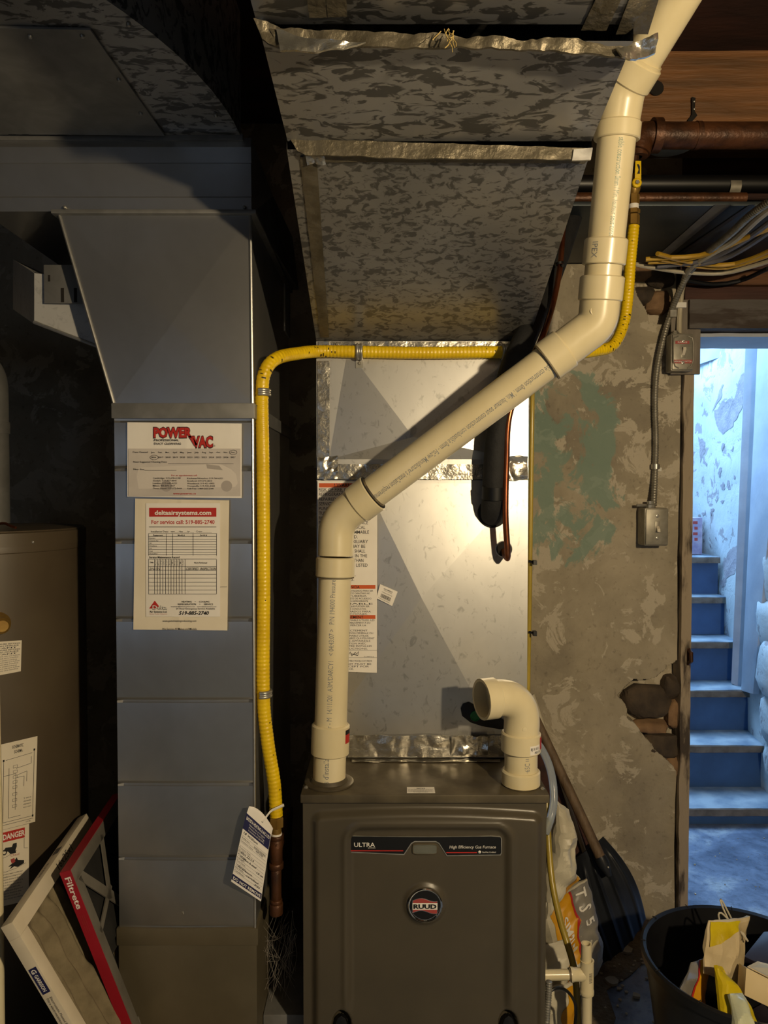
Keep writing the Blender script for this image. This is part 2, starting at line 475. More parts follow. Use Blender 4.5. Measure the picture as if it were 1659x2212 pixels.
def wall_fn(u, v):
    z = wzs[int(round(v * (len(wzs) - 1)))]; x = wxs[int(round(u * (len(wxs) - 1)))]
    p = V((x, 0, z))
    d = fbm(p * 2.0) * .012 + fbm(p * 9) * .004
    if x > .2:
        q = V((x + fbm(p * 14 + V((3, 0, 0))) * .012, 0, z + fbm(p * 14 + V((0, 9, 0))) * .012))
        if inpoly(q.x, q.z, hole): d += .05
        py = 1061 + (H - z) * F / YW                     # broken plaster along the top right
        if 560 < py < 700 and x > lerp(P(1345, 600, YW).x, P(1412, 700, YW).x, (py - 560) / 140) + fbm(p * 8) * .02: d += .05
    return (x, YW + d, z)
struct('wall_back', MB().grid(wall_fn, len(wxs) - 1, len(wzs) - 1, (0, .25, 0)), m_plaster, angle=60)
wb = bpy.data.objects['wall_back']
def rock(c, r, seed, amp=.22, n=9):
    mb = MB(); c = V(c)
    def fn(u, v):
        t = math.pi * v; q = 2 * math.pi * u
        d = V((math.sin(t) * math.cos(q), math.sin(t) * math.sin(q), math.cos(t)))
        d2 = V([math.copysign(abs(k) ** .7, k) for k in d])
        k = 1 + amp * fbm(d * 1.3 + V((seed, seed * 2, 0)))
        return c + V((d2.x * r[0], d2.y * r[1], d2.z * r[2])) * k
    return mb.grid(fn, n * 2, n)
for i, (px, py, rx, rz, mm) in enumerate([(1397, 1512, .088, .056, m_rubble), (1402, 1566, .07, .022, m_rubble_red), (1428, 1606, .07, .042, m_rubble), (1448, 1480, .035, .04, m_rubble), (1452, 1540, .03, .05, m_rubble_red), (1450, 1655, .03, .045, m_rubble_red)]):
    build('stone', rock(P(px, py, YW + .04), (rx, .045, rz), i * 3.1), mm, wb, angle=50)
for i, (px, py, rx, rz, mm) in enumerate([(1372, 585, .06, .035, m_rubble_red), (1385, 640, .05, .03, m_rubble), (1420, 655, .045, .04, m_rubble_red), (1424, 600, .05, .035, m_rubble)]):
    build('stone', rock(P(px, py, YW + .045), (rx, .035, rz), i * 4.7 + 2), mm, wb, angle=50)

# other walls of the cellar
m_dark_wall = M('dimmed_stone_wall', '#2b2620', '#1c1814', .9, 0, 6, bmp=.4)  # stone darkened to keep duct reflections dim; shade put into the colour
struct('wall_left', MB().box((XL - .15, YF, 0), (XL, YW, CEIL)), m_dark_wall)
struct('wall_right', MB().box((XR, YF, 0), (XR + .15, YW + .25, CEIL)), m_dark_wall)
wz0, wz1, wx0, wx1 = .55, 1.75, -2.05, -1.05
wf = MB()
wf.box((XL, YF - .15, 0), (wx0, YF, CEIL)).box((wx1, YF - .15, 0), (XR, YF, CEIL)).box((wx0, YF - .15, 0), (wx1, YF, wz0)).box((wx0, YF - .15, wz1), (wx1, YF, CEIL))
struct('wall_front', wf, m_dark_wall)
wn = struct('window_1', MB().box((wx0, YF - .13, wz0), (wx1, YF - .11, wz1)), emis('daylit_pane', (.40, .54, .76), WINDOW_STRENGTH))
fr = MB()
for x in (wx0, (wx0 + wx1) / 2 - .02, wx1 - .04): fr.box((x, YF - .105, wz0), (x + .04, YF - .05, wz1))
for z in (wz0, wz1 - .04): fr.box((wx0 + .04, YF - .104, z), (wx1 - .04, YF - .051, z + .04))
build('window_frame', fr, m_wood_dark, wn)
struct('ceiling', MB().box((XL, YF, CEIL), (XR, YW + .25, CEIL + .1)), m_wood_dark)
ceil = bpy.data.objects['ceiling']

# door head, post and planks
XD = P(1490, 1200, YW).x
lint_z0 = P(1560, 716, YW).z; lint_z1 = P(1560, 655, YW).z
pl = MB()
nseg = 60
def post_fn(side):
    def fn(u, v):
        z = v * lint_z0
        w = fbm(V((side * 7, z * 9, 0))) * .004
        x = XJ + .005 + u * (XD - XJ - .005) + (w if u < .5 else -abs(w) * .4)
        return (x, YW - .02 + fbm(V((u * 3, z * 6, 4))) * .003, z)
    return fn
pl.grid(post_fn(0), 4, nseg, (0, .2, 0))
def peel_mat(name, a, bcol, t=.5, sc=(1, 1, .25), scale=16):
    return M(name, a, bcol, .7, 0, scale, t - .04, t + .04, bmp=.5, bscale=40, sc=sc, detail=6)
m_post = peel_mat('scarred_door_post', '#453a2e', '#a09079', .46)
m_lintel = peel_mat('peeling_lintel_paint', '#3b3029', '#57514d', .5, (.25, 1, 1))
struct('trim_1', pl, m_post, angle=50)
lt = MB().grid(lambda u, v: (lerp(XD - .03, XR, u), YW - .05 + fbm(V((u * 20, v * 4, 1))) * .006, lerp(lint_z0, lint_z1, v)), 60, 5, (0, .28, 0))
struct('trim_2', lt, m_lintel, angle=50)
m_stair_white = M('blue_white_door_paint', '#b4bac4', '#a4abb8', .5, 0, 6, bmp=.1)
# underside of the door head, its blue daylight put into the pale colour
struct('trim_3', MB().grid(lambda u, v: (lerp(XD, XR, u), lerp(YW + .01, YW + .22, v), lint_z0 - .004 + fbm(V((u * 9, v * 3, 2))) * .002), 40, 4, (0, 0, -.012)), m_stair_white)
wa = MB().box((XJ, YW + .01, lint_z1), (XR, YW + .25, CEIL))
struct('wall_above_door', wa, m_wood_dark)
wao = bpy.data.objects['wall_above_door']
for i, (y0, y1) in enumerate(((654, 622), (620, 590), (588, 552))):
    a = P(1455, y0, YW); b = P(1455, y1, YW)
    build('plank', MB().box((XJ + .005, YW - .02 - .008 * i, a.z), (XR - .01, YW + .012, b.z)), m_wood_dark if i != 1 else m_wood, wao, bevel=.004)

# stairwell
SX1 = 1.93; SX0 = XD - .25
struct('wall_stair_left', MB().box((SX0 - .1, YW + .25, 0), (SX0, 6.0, 3.9)), m_white_plaster)
def wall_sx(y, z):
    u, v = (y - YW - .25) / (6.0 - YW - .25), z / 3.9
    return SX1 + fbm(V((u * 6, v * 8, 0))) * .02 - .10 * sm(.42, .25, v) * sm(.55, .1, u)
sw = MB().grid(lambda u, v: (wall_sx(lerp(YW + .25, 6.0, u), v * 3.9), lerp(YW + .25, 6.0, u), v * 3.9), 90, 100, (.15, 0, 0))
struct('wall_stair_right', sw, m_white_plaster, angle=60)
struct('wall_stair_back', MB().box((SX0, 5.9, 0), (SX1, 6.05, 3.9)), m_white_plaster)
struct('wall_stair_front', MB().box((SX0, YW + .25, CEIL), (SX1, YW + .33, 3.9)), m_white_plaster)
# bare plaster where the whitewash has fallen off: shallow flakes on the stair wall
def flake(pts, x, parent, name='bare_patch', mat=None):
    mb = MB(); n = len(pts)
    def onw(q): return V((wall_sx(q.y, q.z) - .0015, q.y, q.z))
    ps = [PPL(px, py, V((x, 0, 0)), V((1, 0, 0))) for px, py in pts]
    out = []
    for i in range(n):
        a, b2 = ps[i], ps[(i + 1) % n]
        for k in range(4):
            q = a.lerp(b2, k / 4); out.append(q + V((0, fbm(q * 25) * .02, fbm(q * 25 + V((9, 9, 9))) * .02)))
    cc = sum(out, V((0, 0, 0))) / len(out); k = len(out); vs = [onw(cc)]
    for t in (.33, .66, 1): vs += [onw(cc.lerp(q, t)) for q in out]
    fs = [(0, 1 + i, 1 + (i + 1) % k) for i in range(k)]
    for r in (0, 1): fs += [(1 + r * k + i, 1 + r * k + (i + 1) % k, 1 + (r + 1) * k + (i + 1) % k, 1 + (r + 1) * k + i) for i in range(k)]
    mb.add(vs, fs); return build(name, mb, mat, parent, angle=80)
swr = bpy.data.objects['wall_stair_right']
m_bare = M('bare_grey_plaster', '#a5a0a6', '#8e8a92', .9, 0, 18, bmp=.4)
XF = SX1 - .026
flake([(1535, 890), (1555, 868), (1575, 862), (1590, 815), (1605, 800), (1602, 850), (1590, 880), (1580, 900), (1570, 925), (1555, 938), (1540, 928)], XF, swr, mat=m_bare)
flake([(1548, 840), (1556, 832), (1550, 862), (1538, 880), (1530, 895), (1540, 866)], XF, swr, mat=m_bare)
flake([(1500, 945), (1512, 955), (1508, 985), (1500, 1000), (1502, 970)], XF, swr, mat=m_bare)
flake([(1560, 1190), (1575, 1180), (1590, 1200), (1575, 1240), (1555, 1250), (1545, 1215)], XF - .03, swr, mat=m_bare)
rg = random.Random(21)
for k in range(26):
    cx, cy = rg.uniform(1498, 1575), rg.uniform(960, 1330)
    if cx > 1500 + (1330 - cy) * .3 + 40 and cy < 1100: continue
    s = rg.uniform(2, 9)
    flake([(cx + s * rg.uniform(.4, 1) * math.cos(a), cy + s * 1.6 * rg.uniform(.4, 1) * math.sin(a)) for a in [k2 * math.pi / 4 for k2 in range(8)]], XF, swr, mat=m_bare)
# ends of the slanted shadow band high on the stair wall
lg = [PPL(1500, 762, V((SX1 - .05, 0, 0)), V((1, 0, 0))), PPL(1606, 738, V((SX1 - .05, 0, 0)), V((1, 0, 0)))]

m_tread = M('worn_blue_tread', '#66788a', '#98a3ab', .5, 0, 9, rvar=.25, bmp=.2)
m_riser = M('navy_riser_paint', '#3b5f8f', '#34547f', .5, 0, 7, bmp=.1)
m_nosing = M('bare_wood_nosing', '#7d756b', '#5c554c', .7, 0, 12, bmp=.4)
st = thing('staircase', 'steep blue painted wooden stairs seen through the doorway', 'staircase', (1.4, 3.5, 0))
tz = []
for k, py in enumerate((1741, 1606, 1488, 1384, 1288, 1202, 1127, 1060)):
    z = .085 + .215 * k
    Y = PZ(1560, py, z).y if k < 6 else tz[-1][1] + .26
    tz.append((z, Y))
for k, (z, Y) in enumerate(tz):
    Y2 = tz[k + 1][1] if k + 1 < len(tz) else Y + .6
    x1 = SX1 - .03
    def tfn(u, v, z=z, Y=Y, Y2=Y2, k=k): return (lerp(SX0 + .005, x1, u), lerp(Y - .025, Y2 + .02, v) + (fbm(V((u * 14, k, 0))) * .006 if v < .1 else 0), z - .0 + fbm(V((u * 5, v, k * 3.0))) * .003)
    t_ = build('tread', MB().grid(tfn, 40, 3, (0, 0, -.034)), m_tread, st, angle=50)
    build('nosing', MB().grid(lambda u, v: (lerp(SX0 + .005, x1, u), Y - .027 + fbm(V((u * 14, k, 0))) * .006, z - .006 - v * .03), 40, 2, (0, .004, 0)), m_nosing, t_, angle=50)
    build('riser', MB().box((SX0 + .006, Y + .003, max(0, z - .215)), (x1, Y + .018, z - .036)), m_riser, st)
# slanted white casing boards that close off the stairs on the right
d3 = MB()
pa, pb = PPL(1612, 700, V((0, 3.72, 0)), V((0, 1, 0))), P(1579, 1476, 3.86)
pc, pd = P(1640, 700, 3.66), P(1606, 1490, 3.82)
pe, pf = P(1720, 690, 3.30), P(1640, 1500, 3.60)
cas = thing('door_casing', 'tall white painted casing board slanting down onto the blue stairs', 'door casing', pb)
def slab(q, th):
    n = (q[1] - q[0]).cross(q[3] - q[0]).normalized()
    if n.y < 0: n = -n
    return MB().hexa([q[0], q[1], q[1] + n * th, q[0] + n * th, q[3], q[2], q[2] + n * th, q[3] + n * th])
build('board', slab([pb, pd, pc, pa], .03), m_stair_white, cas, bevel=.003)
pd2 = pd + V((.006, -.02, 0)); pc2 = pc + V((.006, -.02, 0))
build('board', slab([pd2, pd2 + (pf - pd) * .22, pc2 + (pe - pc) * .16, pc2], .02), m_stair_white, cas, bevel=.003)
build('board', slab([pd + (pf - pd) * .24, pf, pe, pc + (pe - pc) * .18], .03), m_stair_white, cas, bevel=.003)
# small board added in place of the slanted shadow band, and a short post
build('shadow_board', MB().prism([P(1500, 755, 4.55), P(1590, 735, 4.1), P(1590, 760, 4.1), P(1500, 790, 4.55)], (.05, .0, 0)), m_stair_white, swr)
build('post', MB().prism([P(1568, 718, 4.2), P(1575, 718, 4.2), P(1575, 768, 4.2), P(1568, 768, 4.2)], (.0, .03, 0)), m_stair_white, swr)
# rough stones at the foot of the stair wall
for i, (px, py, Y, r) in enumerate([(1650, 1450, 3.45, (.10, .12, .16)), (1655, 1560, 3.42, (.10, .13, .13)), (1652, 1660, 3.40, (.08, .13, .10)), (1668, 1350, 3.5, (.08, .12, .14)), (1672, 1240, 3.5, (.07, .1, .16))]):
    p = P(px, py, Y); build('stone', rock(V((max(p.x, SX1 - .05), p.y, p.z)), r, i * 2.3 + 1), m_white_plaster, swr, angle=50)
# small latch on the door post
lk = build('door_latch', MB().tube([P(1488, 1403, YW - .015), P(1493, 1410, YW - .04), P(1493, 1428, YW - .04), P(1486, 1434, YW - .015)], .007, 8).box(P(1482, 1436, YW - .014), P(1491, 1401, YW - .022)), m_iron, bpy.data.objects['trim_1'])
# ================================================================ FURNACE
YFU = 1.58
zt = P(917, 1717, YFU).z                         # top of the cabinet
fx0 = P(650, 1760, YFU).x; fx1 = P(1186, 1760, YFU).x
fur = thing('furnace', 'brown grey high efficiency gas furnace in the middle of the floor', 'furnace', ((fx0 + fx1) / 2, 1.95, 0))
YB = 2.28
cab = MB().box((fx0 + .002, YFU + .03, 0), (fx1 - .002, YB, zt - .02))
build('cabinet', cab, m_cabinet, fur, bevel=.003)
build('top_panel', MB().box((fx0 - .001, YFU, zt - .0185), (fx1 + .001, YB + .002, zt)), m_cabinet_top, fur, bevel=.0025)
# embossed door as one relief sheet
dz1 = P(917, 1737, YFU).z; dz0 = .12
ix0 = P(757, 1900, YFU).x; ix1 = P(1094, 1900, YFU).x; itop = P(917, 1791, YFU).z; ibot = P(917, 2168, YFU).z
bx0 = P(674, 1900, YFU).x; bx1 = P(1172, 1900, YFU).x; btop = P(917, 1750, YFU).z
ec = P(918, 1954, YFU); er = 38 * YFU / F
def rrect(x, z, x0, x1, z0, z1, r):
    cx, cz = (x0 + x1) / 2, (z0 + z1) / 2
    qx, qz = abs(x - cx) - (x1 - x0) / 2 + r, abs(z - cz) - (z1 - z0) / 2 + r
    return math.hypot(max(qx, 0), max(qz, 0)) + min(max(qx, qz), 0) - r
def door_fn(u, v):
    x = lerp(fx0 + .003, fx1 - .003, u); z = lerp(dz0, dz1, v)
    xn = (x - (fx0 + fx1) / 2) / ((fx1 - fx0) / 2)
    top = btop - .012 * xn * xn
    d1 = rrect(x, z, bx0, bx1, -.5, top, .02)
    d = -.016 * sm(.004, -.014, d1)
    t2 = itop - .004 * xn * xn
    d2 = rrect(x, z, ix0, ix1, -.5, t2, .025)
    fade = sm(ibot - .05, ibot + .03, z)
    d += .008 * sm(.006, -.006, d2) * fade - .004 * math.exp(-((d2 - .012) / .006) ** 2) * fade
    r = math.hypot(x - ec.x, z - ec.z)
    d -= .007 * sm(er + .012, er, r)
    for hx in (738, 1097):
        q = P(hx, 2200, YFU); r2 = math.hypot((x - q.x) / .022, (z - q.z + .02) / .04); d += .018 * sm(1.05, .8, r2)
    return (x, YFU + .012 + d, z)
door = build('door', MB().grid(door_fn, 150, 170, (0, .012, 0)), m_cabinet, fur, angle=60)
def YDR(px, py):   # depth of the door surface under a pixel
    q = P(px, py, YFU); return door_fn((q.x - fx0 - .003) / (fx1 - fx0 - .006), (q.z - dz0) / (dz1 - dz0))[1]
YD = YDR(850, 1830)
for hx in (738, 1097):
    q = P(hx, 2202, YD)
    build('latch', MB().prism([q + V((dx * .018, .001, dz * .034 - .018)) for dx, dz in ((-1, -.7), (1, -.7), (.95, .1), (.5, .8), (0, 1), (-.5, .8), (-.95, .1))], (0, -.012, 0)), m_black, door, bevel=.003)
# badge strip
def arc_y(px, y0, y1): t = (px - 918) / 167; return lerp(y1, y0, t * t)
def strip(pts, Y, th, mb=None):
    mb = mb or MB(); return mb.prism([P(x, y, Y) for x, y in pts], (0, -th, 0))
YBD = YD - .0005
outer = [(753, 1806)] + [(x, 1804.5 + 2 * (1 - ((x - 918) / 167) ** 2)) for x in range(760, 1080, 20)] + [(1082, 1807), (1084, 1812), (1084, 1842), (1081, 1847), (965, 1848.5), (948, 1822), (941, 1818), (896, 1818), (889, 1822), (873, 1846), (755, 1841), (751, 1837), (751, 1811)]
def shrink(pts, k):
    n = len(pts); out = []
    for i in range(n):
        a, b, c = V((*pts[i - 1], 0)), V((*pts[i], 0)), V((*pts[(i + 1) % n], 0))
        e1 = (b - a).normalized(); e2 = (c - b).normalized()
        nn = V((-e1.y - e2.y, e1.x + e2.x, 0))
        nn = nn.normalized() if nn.length > 1e-6 else V((0, 0, 0)); out.append((b.x + nn.x * k, b.y + nn.y * k))
    return out
badge = build('badge', strip(outer, YBD, .002), m_steel, fur)
build('badge_face', strip(shrink(outer, 1.6), YBD - .0018, .0006), m_black, badge)
mb = MB(); f_ = flat(YBD - .0024)
put(mb, f_, 'ULTRA', 765, 810, -1829, 9, .012)
put(mb, f_, 'SERIES', 795, 811, -1832.5, 2.2)
put(mb, f_, 'High Efficiency Gas Furnace', 971, 1071, -1832.5, 6.4, 0, .12)
put(mb, f_, 'EcoNet Enabled', 1042, 1071, -1842, 3.2)
mb.prism([P(1036 + 3.2 * math.cos(a), 1840.5 + 3.2 * math.sin(a), YBD - .0024) for a in [k * math.pi / 8 for k in range(16)]], (0, -.0004, 0))
lettering('lettering', mb, m_white_ink, badge)
mb = MB(); bar(mb, f_, 756, -1836.5, 871, -1838.5, 8); lettering('red_stripe', mb, m_red, badge)
mb = MB(); bar(mb, f_, 964, -1842.5, 1030, -1840.5, 4); lettering('red_stripe', mb, m_red, badge)
# sight window
sw_ = [(918 + 26 * math.copysign(min(1, abs(math.cos(a)) * 1.25), math.cos(a)), 1834 + 10.5 * math.copysign(min(1, abs(math.sin(a)) * 1.25), math.sin(a))) for a in [k * math.pi / 14 for k in range(28)]]
build('sight_window', strip(sw_, YD + .0005, .004), m_lens, fur, bevel=.001)
build('window_bezel', MB().tube([P(x, y, YD - .002) for x, y in sw_ + sw_[:2]], .0018, 8, False), m_cabinet_top, fur)
# round emblem
YE = YDR(918, 1954) - .0005
em = build('emblem', MB().lathe(P(918, 1954, YE), (0, -1, 0), [(0, er), (.004, er), (.0055, er - .002), (.005, er - .004), (.003, er - .0055), (.003, 0.0005)], 48), m_chrome, fur)
build('emblem_disc', MB().lathe(P(918, 1954, YE - .003), (0, -1, 0), [(0, er - .0055), (.001, er - .0055), (.001, .0005)], 48), m_black, em)
def flag_pts(y0, y1): 
    top = [(x, y0 + 3.5 * math.sin((x - 890) / 58 * 2 * math.pi + 2.6)) for x in range(891, 946, 3)]
    bot = [(x, y1 + 3.5 * math.sin((x - 890) / 58 * 2 * math.pi + 2.6)) for x in range(945, 890, -3)]
    return top + bot
build('emblem_flag', strip(flag_pts(1943.5, 1971), YE - .0041, .0004), m_chrome, em)
build('emblem_flag', strip(shrink(flag_pts(1943.5, 1971), 1.2), YE - .0044, .0005), m_pink, em)
build('emblem_band', strip([(891, 1951), (945, 1951), (945, 1965), (891, 1965)], YE - .0048, .0003), m_white_ink, em)
mb = MB(); put(mb, flat(YE - .0051), 'RUUD', 893, 943, -1962.5, 9, .05); lettering('lettering', mb, m_ink, em)
# notice sticker, screws and stains on the top
fz = lambda px, py, dz=0: PZ(px, py, zt + dz)
stk = build('sticker', MB().prism([fz(879, 1700.5), fz(938, 1700.5), fz(940, 1713), fz(879, 1713)], (0, 0, .0006)), m_paper, fur)
mb = MB(); fq = lambda u, v: fz(u, -v, .0010)
put(mb, fq, 'NOTICE', 900, 918, -1704, 2.2, .02)
put(mb, fq, 'DO NOT OPERATE WITHOUT DRAIN TRAP', 882, 935, -1706.8, 1.5); put(mb, fq, 'FILLED AND CONNECTED SEE MANUAL', 882, 935, -1709.3, 1.5); put(mb, fq, 'FOR INSTALLATION DETAIL', 892, 925, -1711.5, 1.4)
lettering('lettering', mb, m_ink, stk)
for px, py in ((661, 1702), (1172, 1705)):
    build('screw', MB().lathe(fz(px, py), (0, 0, 1), [(0, .005), (.002, .005), (.003, .003), (.0045, .003), (.0045, .0005)], 6), m_steel, fur)

# ================================================================ COIL CASE
YC = .0
for yy in [1.7 + .002 * k for k in range(120)]:
    if P(900, 1640, yy).z <= zt + .0005: YC = yy; break
cx0 = P(684, 1040, YC).x; cx1 = P(1141, 1040, YC).x
cz0 = zt + .001; cz1 = P(900, 1037, YC).z
coil = thing('coil_cabinet', 'galvanised coil case with a long warning label, standing on the furnace', 'coil case', ((cx0 + cx1) / 2, 2.0, cz0))
build('case', MB().box((cx0, YC + .004, cz0), (cx1, YB, cz1)), m_galv, coil, bevel=.003)
pc_ = P(910, 1290, YC)                     # meeting point of the cross break
def pyramid_panel(x0, x1, z0, z1, c, h, Y, rim=.008, twist=None):
    """cross-broken sheet: four facets meeting at a slightly raised point"""
    mb = MB(); Yb = Y + .004
    o = [V((x0, Y, z0)), V((x1, Y, z0)), V((x1, Y, z1)), V((x0, Y, z1))]
    i = twist or [V((x0 + rim, Y, z0 + rim)), V((x1 - rim, Y, z0 + rim)), V((x1 - rim, Y, z1 - rim)), V((x0 + rim, Y, z1 - rim))]
    b = [p + V((0, .006, 0)) for p in o]
    cc = V((c.x, Y - h, c.z))
    mb.add(o + i + [cc] + b, [(0, 1, 5, 4), (1, 2, 6, 5), (2, 3, 7, 6), (3, 0, 4, 7), (4, 5, 8), (5, 6, 8), (6, 7, 8), (7, 4, 8),
                             (1, 0, 9, 10), (2, 1, 10, 11), (3, 2, 11, 12), (0, 3, 12, 9), (12, 11, 10, 9)])
    return mb
tw = [P(702, 1566, YC), P(1066, 1572, YC), P(1083, 1046, YC), P(782, 1046, YC)]
tw = [V((cx0 + .012, YC, cz0 + .055)), V((P(1072, 1572, YC).x, YC, cz0 + .055)), V((cx1 - .01, YC, cz1 - .008)), V((P(790, 1046, YC).x, YC, cz1 - .008))]
front = build('front_panel', pyramid_panel(cx0, cx1, cz0 + .004, cz1, pc_, .0145, YC, .01, tw), m_galv_coil, coil, angle=.6)
# warning label
YL = YC - .0125
def ctext(mb, rows, fn):
    for r in rows: put(mb, fn, *r)
lab_b = [P(686, 1037, YC), P(814, 1041, YC - .004), P(813, 1453, YC - .006), P(690, 1449, YC)]
# keep the sheet just proud of the panel
def lab(u, v):   # px coordinates
    return P(u, -v, YC - .0135)
wl = build('warning_label', MB().prism([P(686, 1038, YC - .011), P(815, 1041, YC - .011), P(814, 1453, YC - .011), P(690, 1449, YC - .011)], (0, -.0015, 0)), m_paper, coil, label='tall white warning label with orange bands')
fl_ = lambda u, v: P(u, -v, YC - .0128)
mb = MB()
for x0, x1, y0, y1 in ((689, 810, 1044, 1053), (689, 811, 1264, 1272), (690, 811, 1329, 1337)):
    mb = MB(); bar(mb, fl_, x0, -y1, x1, -y0); lettering('orange_band', mb, m_orange, wl)
mb = MB(); fk = lambda u, v: P(u, -v, YC - .0132)
put(mb, fk, '! WARNING', 722, 777, -1051.5, 7, .012)
rows = ['RISK OF FIRE, FLAMMABLE', 'REFRIGERANT USED. TO BE', 'REPAIRED ONLY BY TRAINED', 'SERVICE PERSONNEL. DO NOT', 'PUNCTURE REFRIGERANT', 'TUBING.', 'RISK OF FIRE. DISPOSE OF', 'PROPERLY IN ACCORDANCE', 'WITH FEDERAL OR LOCAL', 'REGULATIONS. FLAMMABLE', 'REFRIGERANT USED.', 'RISK OF FIRE. AUXILIARY', 'DEVICES WHICH MAY BE', 'IGNITION SOURCES SHALL', 'NOT BE INSTALLED IN THE', 'DUCTWORK, OTHER THAN', 'DEVICES LISTED FOR LISTED', '', 'SEE APPLIANCE.', 'INSTRUCTIONS.']
wid = [103, 106, 112, 118, 100, 31, 104, 106, 100, 108, 84, 106, 100, 100, 104, 96, 105, 0, 79, 76]
for i, (r, w) in enumerate(zip(rows, wid)):
    if r: put(mb, fk, r, 689, 689 + w, -(1061 + i * 10.2), 6.9, .004)
for y in (1062.5, 1123.6): bar(mb, fk, 689, -y, 742, -(y - .8))
put(mb, fk, 'ADVERTENCIA', 722, 777, -1271, 6, .01); put(mb, fk, 'AVERTISSEMENT', 722, 785, -1336, 6, .01)
sp = ['REFRIGERANTE INFLAMABLE UTILIZADO PARA SER', 'REPARADO POR PERSONAL DE SERVICIO CAPACITADO NO', 'PERFORAR LA TUBERIA', 'DESECHE ADECUADAMENTE DE ACUERDO', 'CON REGLAMENTOS LOCALES REFRIGERANTE', 'INFLAMABLE', 'DISPOSITIVOS AUXILIARES QUE PUEDEN SER', 'NO DEBEN INSTALARSE EN LOS CONDUCTOS,', 'SOLO LOS ENUMERADOS PARA', 'VER LAS INSTRUCCIONES.']
for i, r in enumerate(sp): put(mb, fk, r, 691, 806 - (i * 7 % 17), -(1278 + i * 5.6), 3.7)
fr_ = ['REFRIGERANT INFLAMMABLE UTILISE. LES', 'REPARATIONS CONFIEES UNIQUEMENT A DU', 'PERSONNEL. NE PAS PERCER LA', '', 'ELIMINER CORRECTEMENT', 'SELON LA REGLEMENTATION FEDERALE OU', 'REFRIGERANT INFLAMMABLE UTILISE.', 'LES APPAREILS AUXILIAIRES QUI PEUVENT', 'AUTRES QUE LES APPAREILS', 'POUR UNE UTILISATION AVEC', 'NE DOIVENT PAS ETRE INSTALLES', 'VOIR LES INSTRUCTIONS.']
for i, r in enumerate(fr_):
    if r: put(mb, fk, r, 691, 809 - (i * 9 % 21), -(1341.5 + i * 5.6), 3.7)
bar(mb, fk, 690, -1405, 814, -1404.4); bar(mb, fk, 690, -1421, 814, -1420.4)
put(mb, fk, 'REFRIGERANT LEAK DETECTION SYSTEM', 691, 803, -1430, 3.8); put(mb, fk, 'INSTALLED. UNIT MUST BE', 691, 802, -1436, 3.8); put(mb, fk, 'POWERED EXCEPT FOR', 691, 797, -1441.5, 3.8); put(mb, fk, 'SERVICE.', 735, 764, -1447, 3.8)
put(mb, fk, '92-108899-01-A', 786, 808, -1419.6, 1.8)
mb.tube([P(x, y, YC - .0134) for x, y in ((752, 1416), (757, 1408), (760, 1417), (768, 1409), (770, 1413), (775, 1407), (773, 1416), (758, 1412))], .0008, 6)
lettering('lettering', mb, m_ink, wl)
# small crooked bar-code sticker
q = quadmap(P(821, 1262, YC - .0112), P(859, 1278, YC - .0112), P(847, 1309, YC - .0112), P(813, 1292, YC - .0112), 0)
bs = build('barcode_sticker', MB().grid(lambda u, v: q(u, -v), 1, 1, (0, -.0012, 0)), m_paper, coil)
q2 = quadmap(P(821, 1262, YC - .0132), P(859, 1278, YC - .0132), P(847, 1309, YC - .0132), P(813, 1292, YC - .0132), 0)
mb = MB(); x = .2
rr_ = random.Random(4)
while x < .8:
    w = rr_.choice((.012, .02, .03)); bar(mb, q2, x, -.80, x + w, -.55); x += w + rr_.choice((.015, .025))
r2 = lambda u, v: q2(1 - u, -1 - v)
put(mb, r2, 'RHEEMRUUD', .25, .75, -.86, .07, .01); put(mb, r2, 'Evaporator panel', .25, .7, -.74, .05); put(mb, r2, 'RCF3621STAMCA', .2, .8, -.60, .06); put(mb, r2, 'Made in Mexico', .2, .9, -.12, .05)
lettering('print', mb, m_ink, bs)
# openings: suction grommet, liquid line hole, drain ports
def ring(c, r0, r1, d=(0, -1, 0), h=.006, n=32): return MB().lathe(c, d, [(0, r1), (h, r1), (h * 1.3, r1 - .002), (h * 1.3, r0), (0, r0)], n, False)
build('hole', MB().lathe(P(1088, 1186, YC - .003), (0, -1, 0), [(0, .0185), (.001, .0185), (.001, .0005)], 28), m_mortar, coil)
build('hole_rim', ring(P(1088, 1186, YC - .002), .0185, .0205, h=.003), m_galv, coil)
build('grommet', ring(P(1063, 1108, YC - .001), .02, .036, h=.006), m_blackrub, coil)
op = [(1000, 1520), (1012, 1516), (1030, 1524), (1070, 1542), (1096, 1560), (1100, 1572), (1080, 1575), (1040, 1568), (1016, 1560), (998, 1546), (995, 1530)]
build('drain_opening', strip(op, YC - .004, .003), m_black, coil, bevel=.001)
gc = build('drain_cap', MB().lathe(P(1026, 1546, YC - .006), (0, -1, 0), [(0, .012), (.006, .012), (.007, .010), (.004, .009), (.004, .0005)], 24), M('green_plug', '#1f7a45', None, .4), coil)
